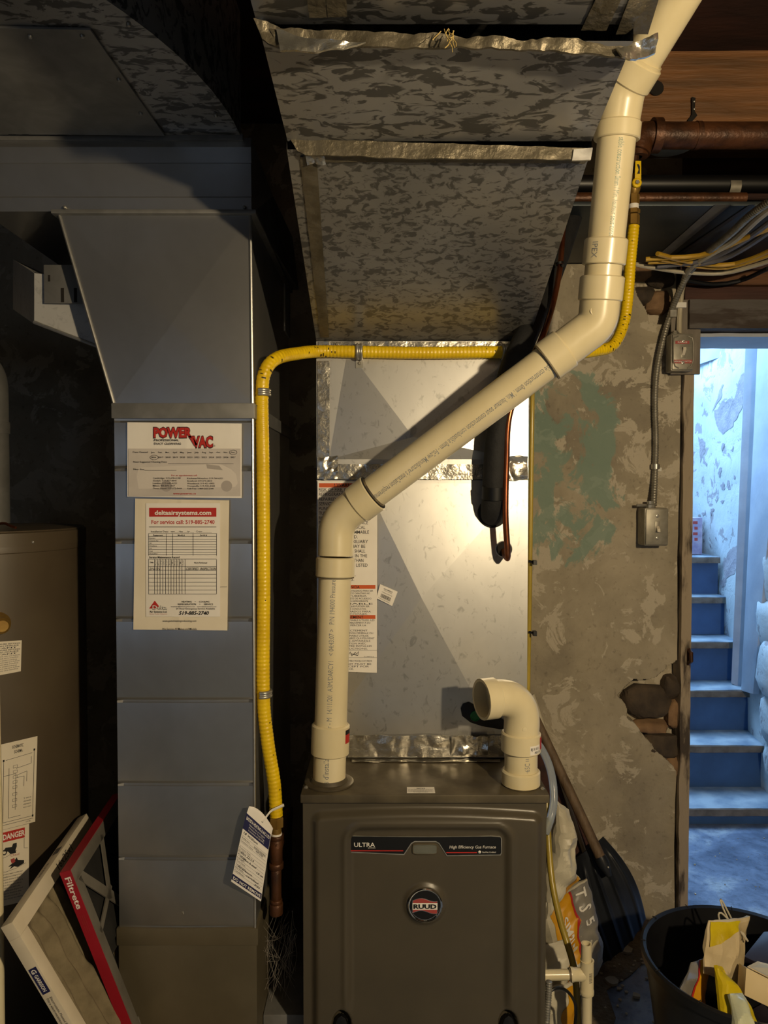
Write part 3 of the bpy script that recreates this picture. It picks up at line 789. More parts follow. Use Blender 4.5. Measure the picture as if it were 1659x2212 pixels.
# crumpled foil strip along the bottom
def foil_strip(pts_fn, nu, nv, amp, seed, thick=(0, -.0006, 0)):
    def fn(u, v):
        p = pts_fn(u, v)
        return p + V((0, -abs(fbm(p * 15 + V((seed, 0, 0)), 3)) * amp - .0008, fbm(p * 30 + V((0, seed, 0))) * amp * .4))
    return MB().grid(fn, nu, nv, thick)
build('foil_strip', foil_strip(lambda u, v: P(lerp(752, 1088, u), lerp(1634, 1588, v), YC - .003), 90, 14, .006, 2), m_foil, coil, angle=50)
build('foil_strip', foil_strip(lambda u, v: P(lerp(975, 1053, u), lerp(1630, 1590, v), YC - .012), 24, 12, .013, 9), m_foil, coil, angle=30)
build('foil_strip', foil_strip(lambda u, v: PZ(lerp(760, 1080, u), lerp(1645, 1639, v), zt + .002), 60, 3, .006, 5, (0, 0, .0008)), m_foil, coil, angle=30)

# ================================================================ SUPPLY DUCT
Y2, Y3 = 1.255, 1.008
z1 = P(900, 737, YC).z; z2 = P(900, 322, Y2).z; z3 = P(900, 84, Y3).z
TOP = 2.52
sup = thing('supply_duct', 'mottled galvanised supply duct rising above the furnace and sloping toward the viewer', 'duct', ((cx0 + cx1) / 2, 1.9, cz1))
build('plenum', MB().box((cx0, YC + .006, cz1 + .002), (cx1, YB, z1)), m_galv, sup, bevel=.002)
tw2 = [V((cx0 + .03, YC, cz1 + .05)), V((cx1 - .03, YC, cz1 + .05)), V((cx1 - .02, YC, z1 - .02)), V((cx0 + .075, YC, z1 - .02))]
build('plenum_panel', pyramid_panel(cx0, cx1, cz1 + .003, z1, P(892, 945, YC), .016, YC, .01, tw2), m_galv_coil, sup, angle=.6)
def yz_prism(poly, x0, x1): return MB().prism([(x0, y, z) for y, z in poly], (x1 - x0, 0, 0))
sx0 = cx0; sx1 = P(1278, 322, Y2).x
ebm = yz_prism([(YC + .0, z1 + .001), (Y2 + .001, z2), (Y2 + .001, TOP), (YB, TOP), (YB, z1 + .001)], sx0, sx1)
ebm.f = [f for f in ebm.f if not all(abs(ebm.v[i].y - Y2 - .001) < 1e-6 for i in f)]      # the duct is open toward the middle section
build('elbow', ebm, m_spangle_fine, sup)
ux0 = P(566, 84, Y3).x; ux1 = P(1368, 100, Y3).x
mid = MB().open_hexa([(sx0 + .002, Y2 - .002, z2 + .012), (ux0, Y3, z3), (ux1, Y3, z3 - .003), (sx1 - .001, Y2 - .002, z2 + .012), (sx0 + .002, Y2 - .002, TOP), (ux0, Y3, TOP), (ux1, Y3, TOP), (sx1 - .001, Y2 - .002, TOP)], (3, 5))
build('middle_section', mid, m_spangle_big, sup, recalc=False)
z4 = z3 + .016
build('upper_section', MB().hexa([(ux0 - .006, Y3 - .004, z4), (ux0 - .006, -.9, z4), (ux1 + .005, -.9, z4), (ux1 + .005, Y3 - .004, z4), (ux0 - .006, Y3 - .004, TOP), (ux0 - .006, -.9, TOP), (ux1 + .005, -.9, TOP), (ux1 + .005, Y3 - .004, TOP)]), m_spangle_big, sup, bevel=.0015)
# hanging seam flange between elbow and middle section
def seam(pts_top, pts_bot, Y, amp, seed, mat, name='seam_flange', th=.004, n=60):
    def fn(u, v):
        k = u * (len(pts_top) - 1); i = min(int(k), len(pts_top) - 2); t = k - i
        a = V((lerp(pts_bot[i][0], pts_bot[i + 1][0], t), lerp(pts_bot[i][1], pts_bot[i + 1][1], t), 0))
        b = V((lerp(pts_top[i][0], pts_top[i + 1][0], t), lerp(pts_top[i][1], pts_top[i + 1][1], t), 0))
        q = a.lerp(b, v); p = P(q.x, q.y, Y)
        return p + V((0, -fbm(p * 28 + V((seed, 0, 0)), 4) * amp, fbm(p * 35 + V((0, 0, seed))) * amp * .35))
    return build(name, MB().grid(fn, n, 5, (0, th, 0)), mat, sup, angle=40)
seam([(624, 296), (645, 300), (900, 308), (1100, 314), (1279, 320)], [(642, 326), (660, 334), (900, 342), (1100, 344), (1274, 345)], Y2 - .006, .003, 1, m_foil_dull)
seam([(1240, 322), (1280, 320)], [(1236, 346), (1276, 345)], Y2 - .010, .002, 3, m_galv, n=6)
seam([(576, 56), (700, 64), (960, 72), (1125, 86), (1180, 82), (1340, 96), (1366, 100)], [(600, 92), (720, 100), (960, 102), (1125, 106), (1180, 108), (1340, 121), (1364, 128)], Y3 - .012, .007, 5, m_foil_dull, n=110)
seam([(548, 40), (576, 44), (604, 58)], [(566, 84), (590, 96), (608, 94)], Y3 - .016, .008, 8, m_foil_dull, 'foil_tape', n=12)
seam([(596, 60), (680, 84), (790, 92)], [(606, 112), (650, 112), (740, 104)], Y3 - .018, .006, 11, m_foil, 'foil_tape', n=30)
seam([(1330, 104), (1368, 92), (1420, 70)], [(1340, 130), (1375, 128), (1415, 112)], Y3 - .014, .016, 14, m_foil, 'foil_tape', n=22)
# tape strips lying on the undersides
nsl = V((0, z2 - z1, YC - Y2)).normalized()          # normal of the sloping underside
if nsl.z > 0: nsl = -nsl
psl = V((0, YC, z1))
def under(pts, p0, n, mat, name='foil_tape', off=.001, nu=6, nv=24, amp=.0015, seed=0):
    q = [PPL(x, y, p0 + n * off, n) for x, y in pts]
    def fn(u, v):
        p = (q[0] * (1 - u) + q[1] * u) * (1 - v) + (q[3] * (1 - u) + q[2] * u) * v
        return p + n * (abs(fbm(p * 40 + V((seed, 0, 0)))) * amp)
    return build(name, MB().grid(fn, nu, nv, n * .0008), mat, sup, angle=40)
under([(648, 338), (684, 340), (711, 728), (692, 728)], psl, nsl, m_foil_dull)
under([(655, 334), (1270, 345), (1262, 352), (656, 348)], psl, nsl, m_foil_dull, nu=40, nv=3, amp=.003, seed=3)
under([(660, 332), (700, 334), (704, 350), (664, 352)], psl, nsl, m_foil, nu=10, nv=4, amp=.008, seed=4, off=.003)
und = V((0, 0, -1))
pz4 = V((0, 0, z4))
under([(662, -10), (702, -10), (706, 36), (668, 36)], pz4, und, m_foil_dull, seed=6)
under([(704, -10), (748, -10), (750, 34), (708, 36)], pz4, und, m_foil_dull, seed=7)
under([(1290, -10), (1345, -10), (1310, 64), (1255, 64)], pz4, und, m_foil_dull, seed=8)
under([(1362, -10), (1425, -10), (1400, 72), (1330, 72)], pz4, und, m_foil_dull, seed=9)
# foil joint between plenum and coil
build('foil_tape', foil_strip(lambda u, v: P(lerp(686, 1139, u), lerp(1036, 1003, v), YC - .003), 110, 8, .003, 21), m_foil, sup, angle=45)
build('foil_tape', foil_strip(lambda u, v: P(lerp(686, 730, u), lerp(1034, 985, v), YC - .008), 14, 16, .014, 25), m_foil, sup, angle=30)
build('foil_tape', foil_strip(lambda u, v: P(lerp(1092, 1139, u), lerp(1036, 985, v), YC - .006), 14, 16, .014, 27), m_foil, sup, angle=30)
build('foil_tape', foil_strip(lambda u, v: P(lerp(686, 712, u), lerp(1000, 780, v), YC - .002), 5, 40, .002, 29), m_foil, sup, angle=40)
build('foil_tape', foil_strip(lambda u, v: P(lerp(688, 1138, u), lerp(756, 738, v), YC - .003), 80, 4, .003, 31), m_foil, sup, angle=40)
build('screw', MB().lathe(P(728, 744, YC - .004), (0, -1, 0), [(0, .004), (.003, .004), (.005, .002), (.005, .0004)], 8), m_steel, sup)
# wisp of dry straw caught in the seam
mb = MB(); rg = random.Random(3)
for k in range(9):
    x, y = 955 + rg.uniform(-12, 26), 70 + rg.uniform(-4, 8)
    pts = [P(x + rg.uniform(-6, 6) * t + (k - 4) * 3 * t + rg.uniform(-2, 2), y + (12 + 4 * (k % 6)) * t - 5 * (1 - t), Y3 - .03 - .012 * t) for t in (0, .4, .8, 1.1)]
    mb.tube(catmull(pts, .004), .0006, 5)
tag(build('straw_wisp', mb, M('dry_straw', '#c8ad6a', '#a48c50', .7)), 'wisp of dry straw caught in the taped duct seam overhead', 'straw', kind='stuff')

# ================================================================ RETURN DUCT
YR, YRB = 1.6, 2.22
rx0, rx1 = -.581, -.283
zz = lambda py, Y=YR: P(300, py, Y).z
ret = thing('return_duct', 'blue grey sheet metal return duct with tapered top, left of the furnace', 'duct', ((rx0 + rx1) / 2, 1.9, 0))
beads = [2003, 1850, 1690, 1510, 1335, 1167, 1010, 905]
mb = MB(); yf = []
zs = [zz(b) for b in beads]
tilt = [.0, .004, .006, .003, .006, .002, .004]
prof = []
for i in range(len(zs) - 1):
    a, b = zs[i], zs[i + 1]
    prof += [(a + .0035, YR + .0015), (a + .008, YR + .0), (b - .008, YR + .0 + tilt[i] * .22), (b - .0035, YR + .0045)]
    if i < len(zs) - 2: prof.append((b, YR - .002))
prof = [(zs[0] - .02, YR)] + prof + [(zs[-1] + .02, YR)]
n = len(prof)
vs = []
for x in (rx0, rx0 + .012, lerp(rx0, rx1, .25), lerp(rx0, rx1, .5), lerp(rx0, rx1, .75), rx1 - .012, rx1):
    e = 0 if x in (rx0, rx1) else 1
    bow = -.004 * math.sin(math.pi * (x - rx0) / (rx1 - rx0)) if e else 0
    for z, y in prof: vs.append((x, (y if e and rx0 + .012 < x + 1e-6 and x < rx1 - .0119 else YR) + bow * .6, z))
fs = [(c * n + k, (c + 1) * n + k, (c + 1) * n + k + 1, c * n + k + 1) for c in range(6) for k in range(n - 1)]
mb.add(vs, fs)
mb.box((rx0, YR + .008, zs[0] - .02), (rx1, YRB, zs[-1] + .02))
build('drop_section', mb, m_galv_return, ret, angle=20)
bz = zz(2040)
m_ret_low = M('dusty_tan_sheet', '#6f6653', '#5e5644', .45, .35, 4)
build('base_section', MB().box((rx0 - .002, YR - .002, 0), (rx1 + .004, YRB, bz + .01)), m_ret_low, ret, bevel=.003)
build('base_boot', MB().box((rx1 + .005, YR + .07, 0), (fx0 - .003, YRB, P(580, 2192, YR + .07).z)), m_galv_dull, ret, bevel=.003)
def band(z0, z1, x0, x1, name='cleat_band', mat=None, e=.005):
    mb = MB().box((x0 - e, YR - e, z0), (x1 + e, YRB, z1))
    return build(name, mb, mat or m_galv_dull, ret, bevel=.002)
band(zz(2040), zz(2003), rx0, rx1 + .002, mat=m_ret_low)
band(zz(904), zz(871), rx0 - .001, rx1 + .001, e=.004)
# tapered transition with cross break
tx0, tx1 = P(128, 462, YR).x, P(541, 462, YR).x
ta, tb = zz(462), zz(871)
fz_ = [V((rx0, YR, tb)), V((rx1, YR, tb)), V((tx1, YR, ta)), V((tx0, YR, ta))]
cen = P(372, 700, YR) + V((0, -.0035, 0))
bk = [p + V((0, YRB - YR, 0)) for p in fz_]
mb = MB().add(fz_ + [cen] + bk, [(0, 1, 4), (1, 2, 4), (2, 3, 4), (3, 0, 4), (1, 0, 5, 6), (2, 1, 6, 7), (3, 2, 7, 8), (0, 3, 8, 5), (8, 7, 6, 5)])
build('taper_section', mb, m_galv_return, ret, angle=.6)
for a, b in ((fz_[0], fz_[3]), (fz_[1], fz_[2])):
    build('corner_seam', MB().tube([a + V((0, -.001, 0)), b + V((0, -.001, 0))], .0035, 8), m_galv, ret)
build('corner_seam', MB().tube([V((rx1, YR, zs[0])), V((rx1, YR, zs[-1]))], .003, 8), m_galv, ret)
zc = zz(460)
build('cleat_band', MB().box((tx0 - .012, YR - .014, zz(466)), (tx1 + .014, YRB, zz(457))), m_galv_dull, ret, bevel=.002)
for px in (140, 528):
    build('screw', MB().sphere(P(px, 448, YR - .005), .004, 5), m_steel, ret)
# horizontal box above with standing folds, underside and side
hx0, hx1 = -.86, tx1 + .002
hz0, hz1 = zz(456), zz(297)
pr = [(hz0, YR + .002), (zz(427), YR - .0005), (zz(424), YR + .002), (zz(354), YR - .002), (zz(351), YR + .002), (zz(318), YR - .001), (hz1, YR + .001), (hz1, YRB), (hz0, YRB)]
build('box_section', yz_prism([(y, z) for z, y in pr], hx0, hx1), m_galv_return, ret, angle=1)
# right side of the box leans out toward the wall
build('box_side', MB().hexa([V((hx1, YR + .01, hz0)), V((hx1 + .03, YRB, hz0)), V((hx1 + .002, YRB, hz0)), V((hx1 - .002, YR + .012, hz0)), V((hx1 - .012, YR + .01, hz1)), V((hx1 + .012, YRB, hz1)), V((hx1 - .002, YRB, hz1)), V((hx1 - .014, YR + .012, hz1))]), m_galv_dull, ret)
# big flat elbow overhead that turns left
oc = V((-1.155, YR, hz1 + .002)); oz = .26
def sector(r0, r1, a0, a1, n=22):
    o = [oc + V((r1 * math.cos(a), -r1 * math.sin(a), 0)) for a in [lerp(a0, a1, k / n) for k in range(n + 1)]]
    i = [oc + V((r0 * math.cos(a), -r0 * math.sin(a), 0)) for a in [lerp(a1, a0, k / n) for k in range(n + 1)]]
    return o + i
mb = MB(); sec = sector(.30, .85, 0, math.radians(90))
k = len(sec) // 2
bot = sec; top_ = [p + V((0, 0, oz)) for p in sec]
vs = bot + top_; m_ = len(sec)
fs = [(i, m_ - 1 - i, m_ - 2 - i, i + 1) for i in range(k - 1)] + [(m_ + i, m_ + i + 1, 2 * m_ - 2 - i, 2 * m_ - 1 - i) for i in range(k - 1)] + [(i, (i + 1) % m_, m_ + (i + 1) % m_, m_ + i) for i in range(m_)]
mb.add(vs, fs)
build('elbow', mb, m_spangle_big, ret, angle=25)
build('trunk', MB().box((XL + .01, YR - .85, hz1 + .002), (oc.x - .001, YR - .30, hz1 + .002 + oz)), m_spangle_big, ret, bevel=.002)
build('joint_strip', MB().box((hx0, YR - .006, hz1 - .008), (-.30, YR + .004, hz1 + .006)), m_galv_dull, ret, bevel=.001)
pz = hz1 - .0
pts = [(-120, 58), (195, 65), (356, 294), (-120, 288)]
build('patch_plate', MB().prism([PZ(x, y, pz - .0035) for x, y in pts], (0, 0, .0045)), m_galv_dull, ret, bevel=.001)
for px, py in ((65, 78), (178, 77), (257, 171), (304, 244), (466, 249), (278, 52)):
    build('screw', MB().sphere(PZ(px, py, pz - .004), .0045, 5), m_steel, ret)
build('crayon_stroke', MB().tube([P(x, y, YR - .001) for x, y in ((1e-3 + 394, 1968), (396, 1974))], .003, 6), m_steel, ret)

# ================================================================ PAPERS ON THE RETURN DUCT
def frontal_sheet(name, pts, Y, mat, label, cat, r=0):
    mb = MB(); q = [P(*p, Y) for p in pts]
    def fn(u, v):
        p = (q[3] * (1 - u) + q[2] * u) * (1 - v) + (q[0] * (1 - u) + q[1] * u) * v
        return p + V((0, -.0012 * math.exp(-((u - .5 + .02 * math.sin(v * 7)) / .02) ** 2) - .0008 * max(0, fbm(V((u * 14, v * 3, 2)))) * sm(.5, 1, v), 0))
    mb.grid(fn, 46, 24, (0, .0006, 0))
    return tag(build(name, mb, mat, angle=60), label, cat)
YP = YR - .0075
pv = frontal_sheet('duct_cleaning_sticker', [(275, 912), (522, 915), (522, 1076), (275, 1073)], YP, m_paper, 'white and grey duct cleaning sticker with red lettering, stuck highest on the return duct', 'sticker')
fp = flat(YP, .0024); fp2 = flat(YP, .0030); fp3 = flat(YP, .0018); fp4 = flat(YP, .0036)
mb = MB(); bar(mb, fp3, 278, -1072, 520, -969, 20); lettering('grey_print', mb, m_paper_grey, pv)
def poly2(mb, fn, pts): 
    mb.add([fn(x, -y) for x, y in pts], [tuple(range(len(pts)))])
# faded van in the background print
mb = MB(); 
van = [(300, 1010), (440, 1004), (452, 1000), (480, 1004), (500, 1014), (510, 1024), (514, 1044), (508, 1052), (300, 1056), (296, 1030)]
poly2(mb, flat(YP, .0020), van); lettering('faded_van', mb, M('faded_print_light', '#d2cac2', None, .6), pv)
mb = MB()
for cx in (490, 360): poly2(mb, flat(YP, .0023), [(cx + 12 * math.cos(k * math.pi / 12), 1050 + 12 * math.sin(k * math.pi / 12)) for k in range(24)])
poly2(mb, flat(YP, .0023), [(446, 1003), (474, 1006), (482, 1016), (448, 1012)])
lettering('faded_wheel', mb, M('faded_print_dark', '#a79f99', None, .6), pv)
mb = MB()
def logo(mb, fn, e):
    put(mb, fn, 'POWER', 333 - e, 415 + e, -944 - e, 19 + 2 * e, .05 + e * .015)
    put(mb, fn, 'VAC', 417 - e, 460 + e, -965 - e, 21 + 2 * e, .05 + e * .015)
logo(mb, fp, 1.2); lettering('lettering_outline', mb, m_ink, pv)
mb = MB(); logo(mb, fp2, .2)
poly2(mb, fp2, [(408, 942), (415, 941), (427, 960), (421, 964)])
put(mb, fp2, 'For an appointment call:', 371, 427, -1028.5, 3.2, .01); put(mb, fp2, 'www.powervac.ca', 375, 424, -1068, 4, .01)
lettering('lettering', mb, m_red, pv)
mb = MB()
put(mb, fp2, 'PROFESSIONAL', 334, 388, -953, 4.3, .02); put(mb, fp2, 'DUCT CLEANING', 334, 392, -960.5, 4.3, .02); put(mb, fp2, '®', 462, 466, -965, 4)
put(mb, fp2, 'Date Cleaned:', 288, 321, -978.5, 3.4, .012)
for i, t in enumerate('Jan. Feb. Mar. April May June July Aug Sept. Oct. Nov. Dec.'.split()): put(mb, fp2, t, 327 + i * 15.7, 336 + i * 15.7, -979, 3.3, .012)
for i in range(12): put(mb, fp2, str(2016 + i), 327 + i * 15.6, 338 + i * 15.6, -989.5, 3.3, .012)
put(mb, fp2, 'Next Suggested Cleaning Date:', 289, 362, -999.5, 3.6, .012); bar(mb, fp2, 364, -1002, 505, -1001.3)
put(mb, fp2, 'Filter Size:', 289, 313, -1015.5, 3.6, .012); bar(mb, fp2, 313, -1016.5, 382, -1015.8)
for i, (a, b) in enumerate((('Cambridge: 519-658-4140', 'Kitchener/Waterloo: 519-744-6321'), ('Guelph: 519-837-0041', 'Stratford: 519-273-2810'), ('London: 519-645-6321', 'Woodstock: 519-421-0902'), ('Milton: 905-875-2427', 'Orangeville: 519-942-8300'), ('Owen Sound: 519-372-0444', 'Toll Free: 1-800-265-2100'))):
    put(mb, fp2, a, 331, 331 + (60, 51, 52, 48, 63)[i], -(1034.5 + i * 5.5), 3.3, .012); put(mb, fp2, b, 405, 405 + (77, 54, 59, 60, 57)[i], -(1035 + i * 5.5), 3.3, .012)
lettering('print', mb, m_ink_grey, pv)
mb = MB()
for cx, cy, rx, ry in ((333, 988, 9, 5), (504, 977, 8, 5)):
    mb.tube([P(cx + rx * math.cos(a), cy + ry * math.sin(a), YP - .003) for a in [k * math.pi / 10 for k in range(21)]], .0004, 5)
lettering('pen_circle', mb, m_ink_grey, pv)

ds = frontal_sheet('service_record_sheet', [(292, 1077), (495, 1081), (491, 1362), (288, 1360)], YP, m_paper_cream, 'cream service record sheet with red heading, stuck below the duct cleaning sticker', 'sheet')
mb = MB(); bar(mb, fp3, 316, -1332, 476, -1087, 12); lettering('inner_sheet', mb, m_paper, ds)
mb = MB(); bar(mb, fp, 323, -1116, 468, -1097, 10); put(mb, fp, 'For service call: 519-885-2740', 328, 464, -1131.5, 8.5, .016); lettering('red_print', mb, m_red, ds)
mb = MB(); put(mb, fp2, 'deltaairsystems.com', 335, 457, -1112, 9.5, .03); lettering('lettering', mb, m_white_ink, ds)
mb = MB()
def hl(x0, x1, y, w=.8): bar(mb, fp2, x0, -y - w / 2, x1, -y + w / 2, 6)
def vl(x, y0, y1, w=.7): bar(mb, fp2, x - w / 2, -y1, x + w / 2, -y0)
hl(323, 468, 1138, 1.0)
put(mb, fp2, 'Installation Date:   mm___/day___/yr___   Crew:_______', 327, 458, -1150, 4)
for y in [1152.5, 1158.5] + [1164.5 + 5.6 * k for k in range(7)]: hl(322, 468, y)
for x in (322, 360.5, 374, 418, 468.5): vl(x, 1152, 1200)
for t, a, b in (('Equipment', 332, 353), ('Model #', 385, 400), ('Serial #', 433, 448)): put(mb, fp2, t, a, b, -1157.5, 3.2, .015)
for i, t in enumerate(('Furnace', 'Central Air', 'HRV', 'Fireplace', 'DHW', 'Heat', 'Humidifier')): put(mb, fp2, t, 324, 324 + len(t) * 1.75, -(1163.4 + i * 5.6), 2.6)
put(mb, fp2, 'Service Maintenance Record', 323, 389, -1205.5, 4, .018, .15)
for y in (1207.5, 1223.5, 1231.5, 1240, 1248.5, 1257, 1265.5, 1274, 1283): hl(322, 468, y)
for x in [322, 335] + [341 + 5.9 * k for k in range(10)] + [401, 468.5]: vl(x, 1208, 1283)
put(mb, fp2, 'Date', 325, 333, -1216, 3, .015); put(mb, fp2, 'Work Performed', 420, 448, -1217, 3.2, .012)
for k in range(11): put(mb, fp2, 'FCBASHFAHOS'[k], 336.3 + k * 5.9, 338.6 + k * 5.9, -1213, 2.6); put(mb, fp2, 'ULLNTUICVIV'[k], 336.3 + k * 5.9, 338.6 + k * 5.9, -1217, 2.6); put(mb, fp2, 'REVTSMLRLLC'[k], 336.3 + k * 5.9, 338.6 + k * 5.9, -1221, 2.6)
for t, a, b, y, c in (('HEATING', 393, 415, 1301, 3.6), ('COOLING', 431, 453, 1301, 3.6), ('REFRIGERATION', 385, 424, 1306.5, 3.6), ('SERVICE', 441, 461, 1306.5, 3.6), ('email:info@deltaairsystems.com    www.deltaairsystems.com', 370, 468, 1311, 2.2), ('24 Hour Emergency Service Available', 381, 465, 1316, 3.3)): put(mb, fp2, t, a, b, -y, c, .01)
for x, y in ((422.5, 1299), (432.5, 1304.5)): put(mb, fp2, '•', x - 1.2, x + 1.2, -y - 1.6, 3)
put(mb, fp2, '519-885-2740', 387, 452, -1327.5, 7.5, .03, .25)
put(mb, fp2, 'Air Systems Ltd.', 324, 362, -1323, 4.2, .012); put(mb, fp2, 'Delta', 330, 362, -1316, 8.5, .035)
put(mb, fp2, 'www.gadishheatingandcooling.com', 352, 425, -1342.5, 4, .006); put(mb, fp2, 'We Service All Makes and Models', 351, 426, -1360, 4, .008)
lettering('print', mb, m_ink, ds)
mb = MB(); poly2(mb, fp, [(335, 1297), (348, 1314), (323, 1314)]); put(mb, fp2, 'Heating · Cooling · Refrigeration', 324, 362, -1326.5, 1.8); lettering('delta_logo', mb, m_red, ds)
mb = MB(); put(mb, fp4, 'Delta', 330.6, 362.6, -1315.2, 8.0, .012); lettering('logo_lettering', mb, m_white_ink, ds)
mb = MB(); put(mb, fp4, '2/4/21', 323, 348, -1231, 5.2, 0, .3); put(mb, fp4, '/', 391, 393, -1229, 4, 0, .3); put(mb, fp4, 'CERTIFIED  INSPECTION', 403, 468, -1231, 5.6, 0, .25); put(mb, fp4, 'portion', 477, 491, -1268, 2.5)
lettering('handwriting', mb, m_ink_grey, ds)
# ================================================================ PVC PIPES
R = .0365
def pipe_frame(a, b):
    d = (b - a).normalized(); s = d.cross(V((0, 1, 0))).normalized(); w = s.cross(d)
    if w.y > 0: w = -w
    return d, s, w
def pipe_print(mb, a, b, text, t0, t1, ang, cap, r, flip=False, bold=0, shear=0):
    """letters wrapped on a pipe: running along the axis from t0 to t1 (0..1), centred at angle ang from the viewer side"""
    d, s, w = pipe_frame(a, b); L = (b - a).length
    def fn(u, v):
        q = ang + (v if not flip else -v) / r
        return a + d * u + (w * math.cos(q) + s * math.sin(q)) * r
    put(mb, fn, text, t0 * L, t1 * L, -cap / 2, cap, bold, shear)
def sock(mb, a, b, r=None, lip=.004):
    r = r or R * 1.17; d = b - a; L = d.length
    return mb.lathe(a, d, [(0, R * 1.0), (0, r - .002), (.002, r), (L - .003, r), (L, r - .003), (L, R * .98)], 36, False)
Bb = PZ(711, 1690, zt)
Bb.y += .0
Bc = P(727, 1124, Bb.y + .02); Bd = P(1291, 700, 1.53); Be = P(1336, 262, 1.455); Bt = P(1347, 196, 1.435); Bf = P(1500, -60, 1.30)
vent = thing('vent_pipe', 'white PVC vent pipe climbing diagonally from the furnace to the ceiling', 'pipe', Bb)
def onseg(a, b, py):   # point on a-b that projects to row py
    t0, t1 = 0., 1.
    from_ = lambda t: (lambda p: H_ / 2 - F * ((p - V((0, 0, H))).dot(V((0, math.sin(PITCH), math.cos(PITCH)))) / (p - V((0, 0, H))).dot(V((0, math.cos(PITCH), -math.sin(PITCH))))))(a.lerp(b, t))
    for _ in range(40):
        m = (t0 + t1) / 2
        if (from_(m) > py) == (from_(t0) > py): t0 = m
        else: t1 = m
    return a.lerp(b, t0)
dg = (Bd - Bc).normalized(); L1 = (Bd - Bc).length
# flange on the furnace top
build('flange', MB().lathe(Bb + V((0, 0, .0005)), (0, 0, 1), [(0, .055), (.003, .055), (.005, .052), (.005, .043), (.012, .039), (.012, R)], 40, False), m_cabinet_top, vent)
build('flange_screw', MB().lathe(PZ(705, 1683, zt + .005), (0, 0, 1), [(0, .004), (.003, .003), (.003, .0004)], 8), m_steel, vent)
p1 = onseg(Bb, Bc, 1628); p2 = onseg(Bb, Bc, 1563); p3 = onseg(Bb, Bc, 1243); p4 = onseg(Bb, Bc, 1200)
pl1 = build('pipe', MB().tube([Bb + V((0, 0, .002)), p3.lerp(p4, .5)], R, 40), m_pvc, vent)
mb = MB()
pipe_print(mb, Bb, p3, "ons d'installa", -.01, .14, .15, .013, R + .0004)
pipe_print(mb, Bb, p3, 'per - M  14/11/20/  A3M/DARCY1   < 04:43:07 >   P/N 194000 Pressure', .26, .985, .05, .0115, R + .0004)
lettering('lettering', mb, m_pipe_print, pl1)
build('coupling', sock(MB(), p1, p2), m_pvc, vent, angle=40)
d_, s_, w_ = pipe_frame(p1, p2)
mb = MB(); fnc = lambda u, v: p1 + d_ * u + (w_ * math.cos(v) + s_ * math.sin(v)) * (R * 1.17 + .0005)
sgn = 1 if s_.x > 0 else -1
cs = build('coupling_sticker', mb.grid(lambda a, b: fnc(lerp(.030, .060, a), sgn * lerp(.95, 1.45, b)), 2, 8), m_red, vent, recalc=False)
build('sticker_band', MB().grid(lambda a, b: fnc(lerp(.050, .060, a), sgn * lerp(.95, 1.45, b)) * 1.0 + V((0, -.0005, 0)), 2, 8), m_ink, cs, recalc=False)
# lower 45 elbow
e0, e1 = p4, Bc + dg * .075
bend = fillet([p3, p4, Bc, Bc + dg * .04, e1], .11, 14)
bend = along(fillet([p4, Bc, e1], .12, 16), .01)
mb = MB().tube(bend, R * 1.10, 36)
q0 = onseg(Bb, Bc, 1246); sock(mb, q0, q0 + (p4 - q0).normalized() * .044, R * 1.2)
j = Bc + dg * .058; e2 = Bc + dg * .105
sock(mb, e2, j, R * 1.22)
el = build('elbow', mb, m_pvc, vent, angle=35)
build('joint_cement', MB().lathe(e2 + dg * .0004, dg, [(0, R * 1.17), (.0012, R * 1.15), (.0016, R * 1.02), (.004, R)], 36, False), m_mortar, el)
build('joint_cement', MB().lathe(q0 + (q0 - p4).normalized() * .0005, (q0 - p4), [(0, R * 1.18), (.0012, R * 1.18), (.0012, R)], 36, False), m_pvc_grime, el)
build('mould_mark', MB().lathe(P(727, 1176, (Bc.y - R * 1.10) + .001), (.0, -1, .0), [(0, .0075), (.0012, .0075), (.0012, .0065), (.0004, .006), (.0004, .0003)], 20), m_pvc, el)
# diagonal pipe
t_in = .16
g0 = Bc + dg * .06; g1 = Bd - dg * .05
dp = build('pipe', MB().tube([g0, g1], R, 40), m_pvc, vent)
mb = MB()
pipe_print(mb, g1, g0, "combustible construction 0mm / Min. hauteur sous construction combustible 0mm - Follow Manufacturer's installation requirements", .075, .93, .33, .0135, R + .0004, False, .003)
pipe_print(mb, g1, g0, 'o', .035, .05, .33, .010, R + .0004)
lettering('lettering', mb, m_pipe_print, dp)
build('cement_ring', MB().tube([e2 + dg * .0005, e2 + dg * .006], [R * 1.04, R * 1.01], 30), m_pvc_grime, dp)
# upper elbow, couplings and riser
du = (Be - Bd).normalized()
u_a = onseg(Bd, Be, 650); u_b = onseg(Bd, Be, 597); u_c = onseg(Bd, Be, 573); u_d = onseg(Bd, Be, 516); u_e = onseg(Bd, Be, 303); u_f = onseg(Bd, Be, 264)
mb = MB().tube(along(fillet([Bd - dg * .10, Bd - dg * .03, Bd, u_a], .11, 14), .01), R * 1.10, 36)
mb = MB().tube(along(fillet([Bd - dg * .09, Bd, u_a], .12, 16), .01), R * 1.10, 36)
sock(mb, u_a, u_b, R * 1.21); sock(mb, Bd - dg * .125, Bd - dg * .078, R * 1.22)
el2 = build('elbow', mb, m_pvc, vent, angle=35)
dd = Bd - dg * .125
build('joint_cement', MB().lathe(dd, -dg, [(0, R * 1.19), (.0012, R * 1.19), (.0012, R)], 36, False), m_pvc_grime, el2)
build('mould_mark', MB().lathe(P(1283, 672, Bd.y - R * .98), (0, -1, 0), [(0, .0075), (.0012, .0075), (.0012, .0065), (.0004, .006), (.0004, .0003)], 20), m_pvc, el2)
ris = build('pipe', MB().tube([u_a, u_f], R, 40), m_pvc, vent)
mb = MB()
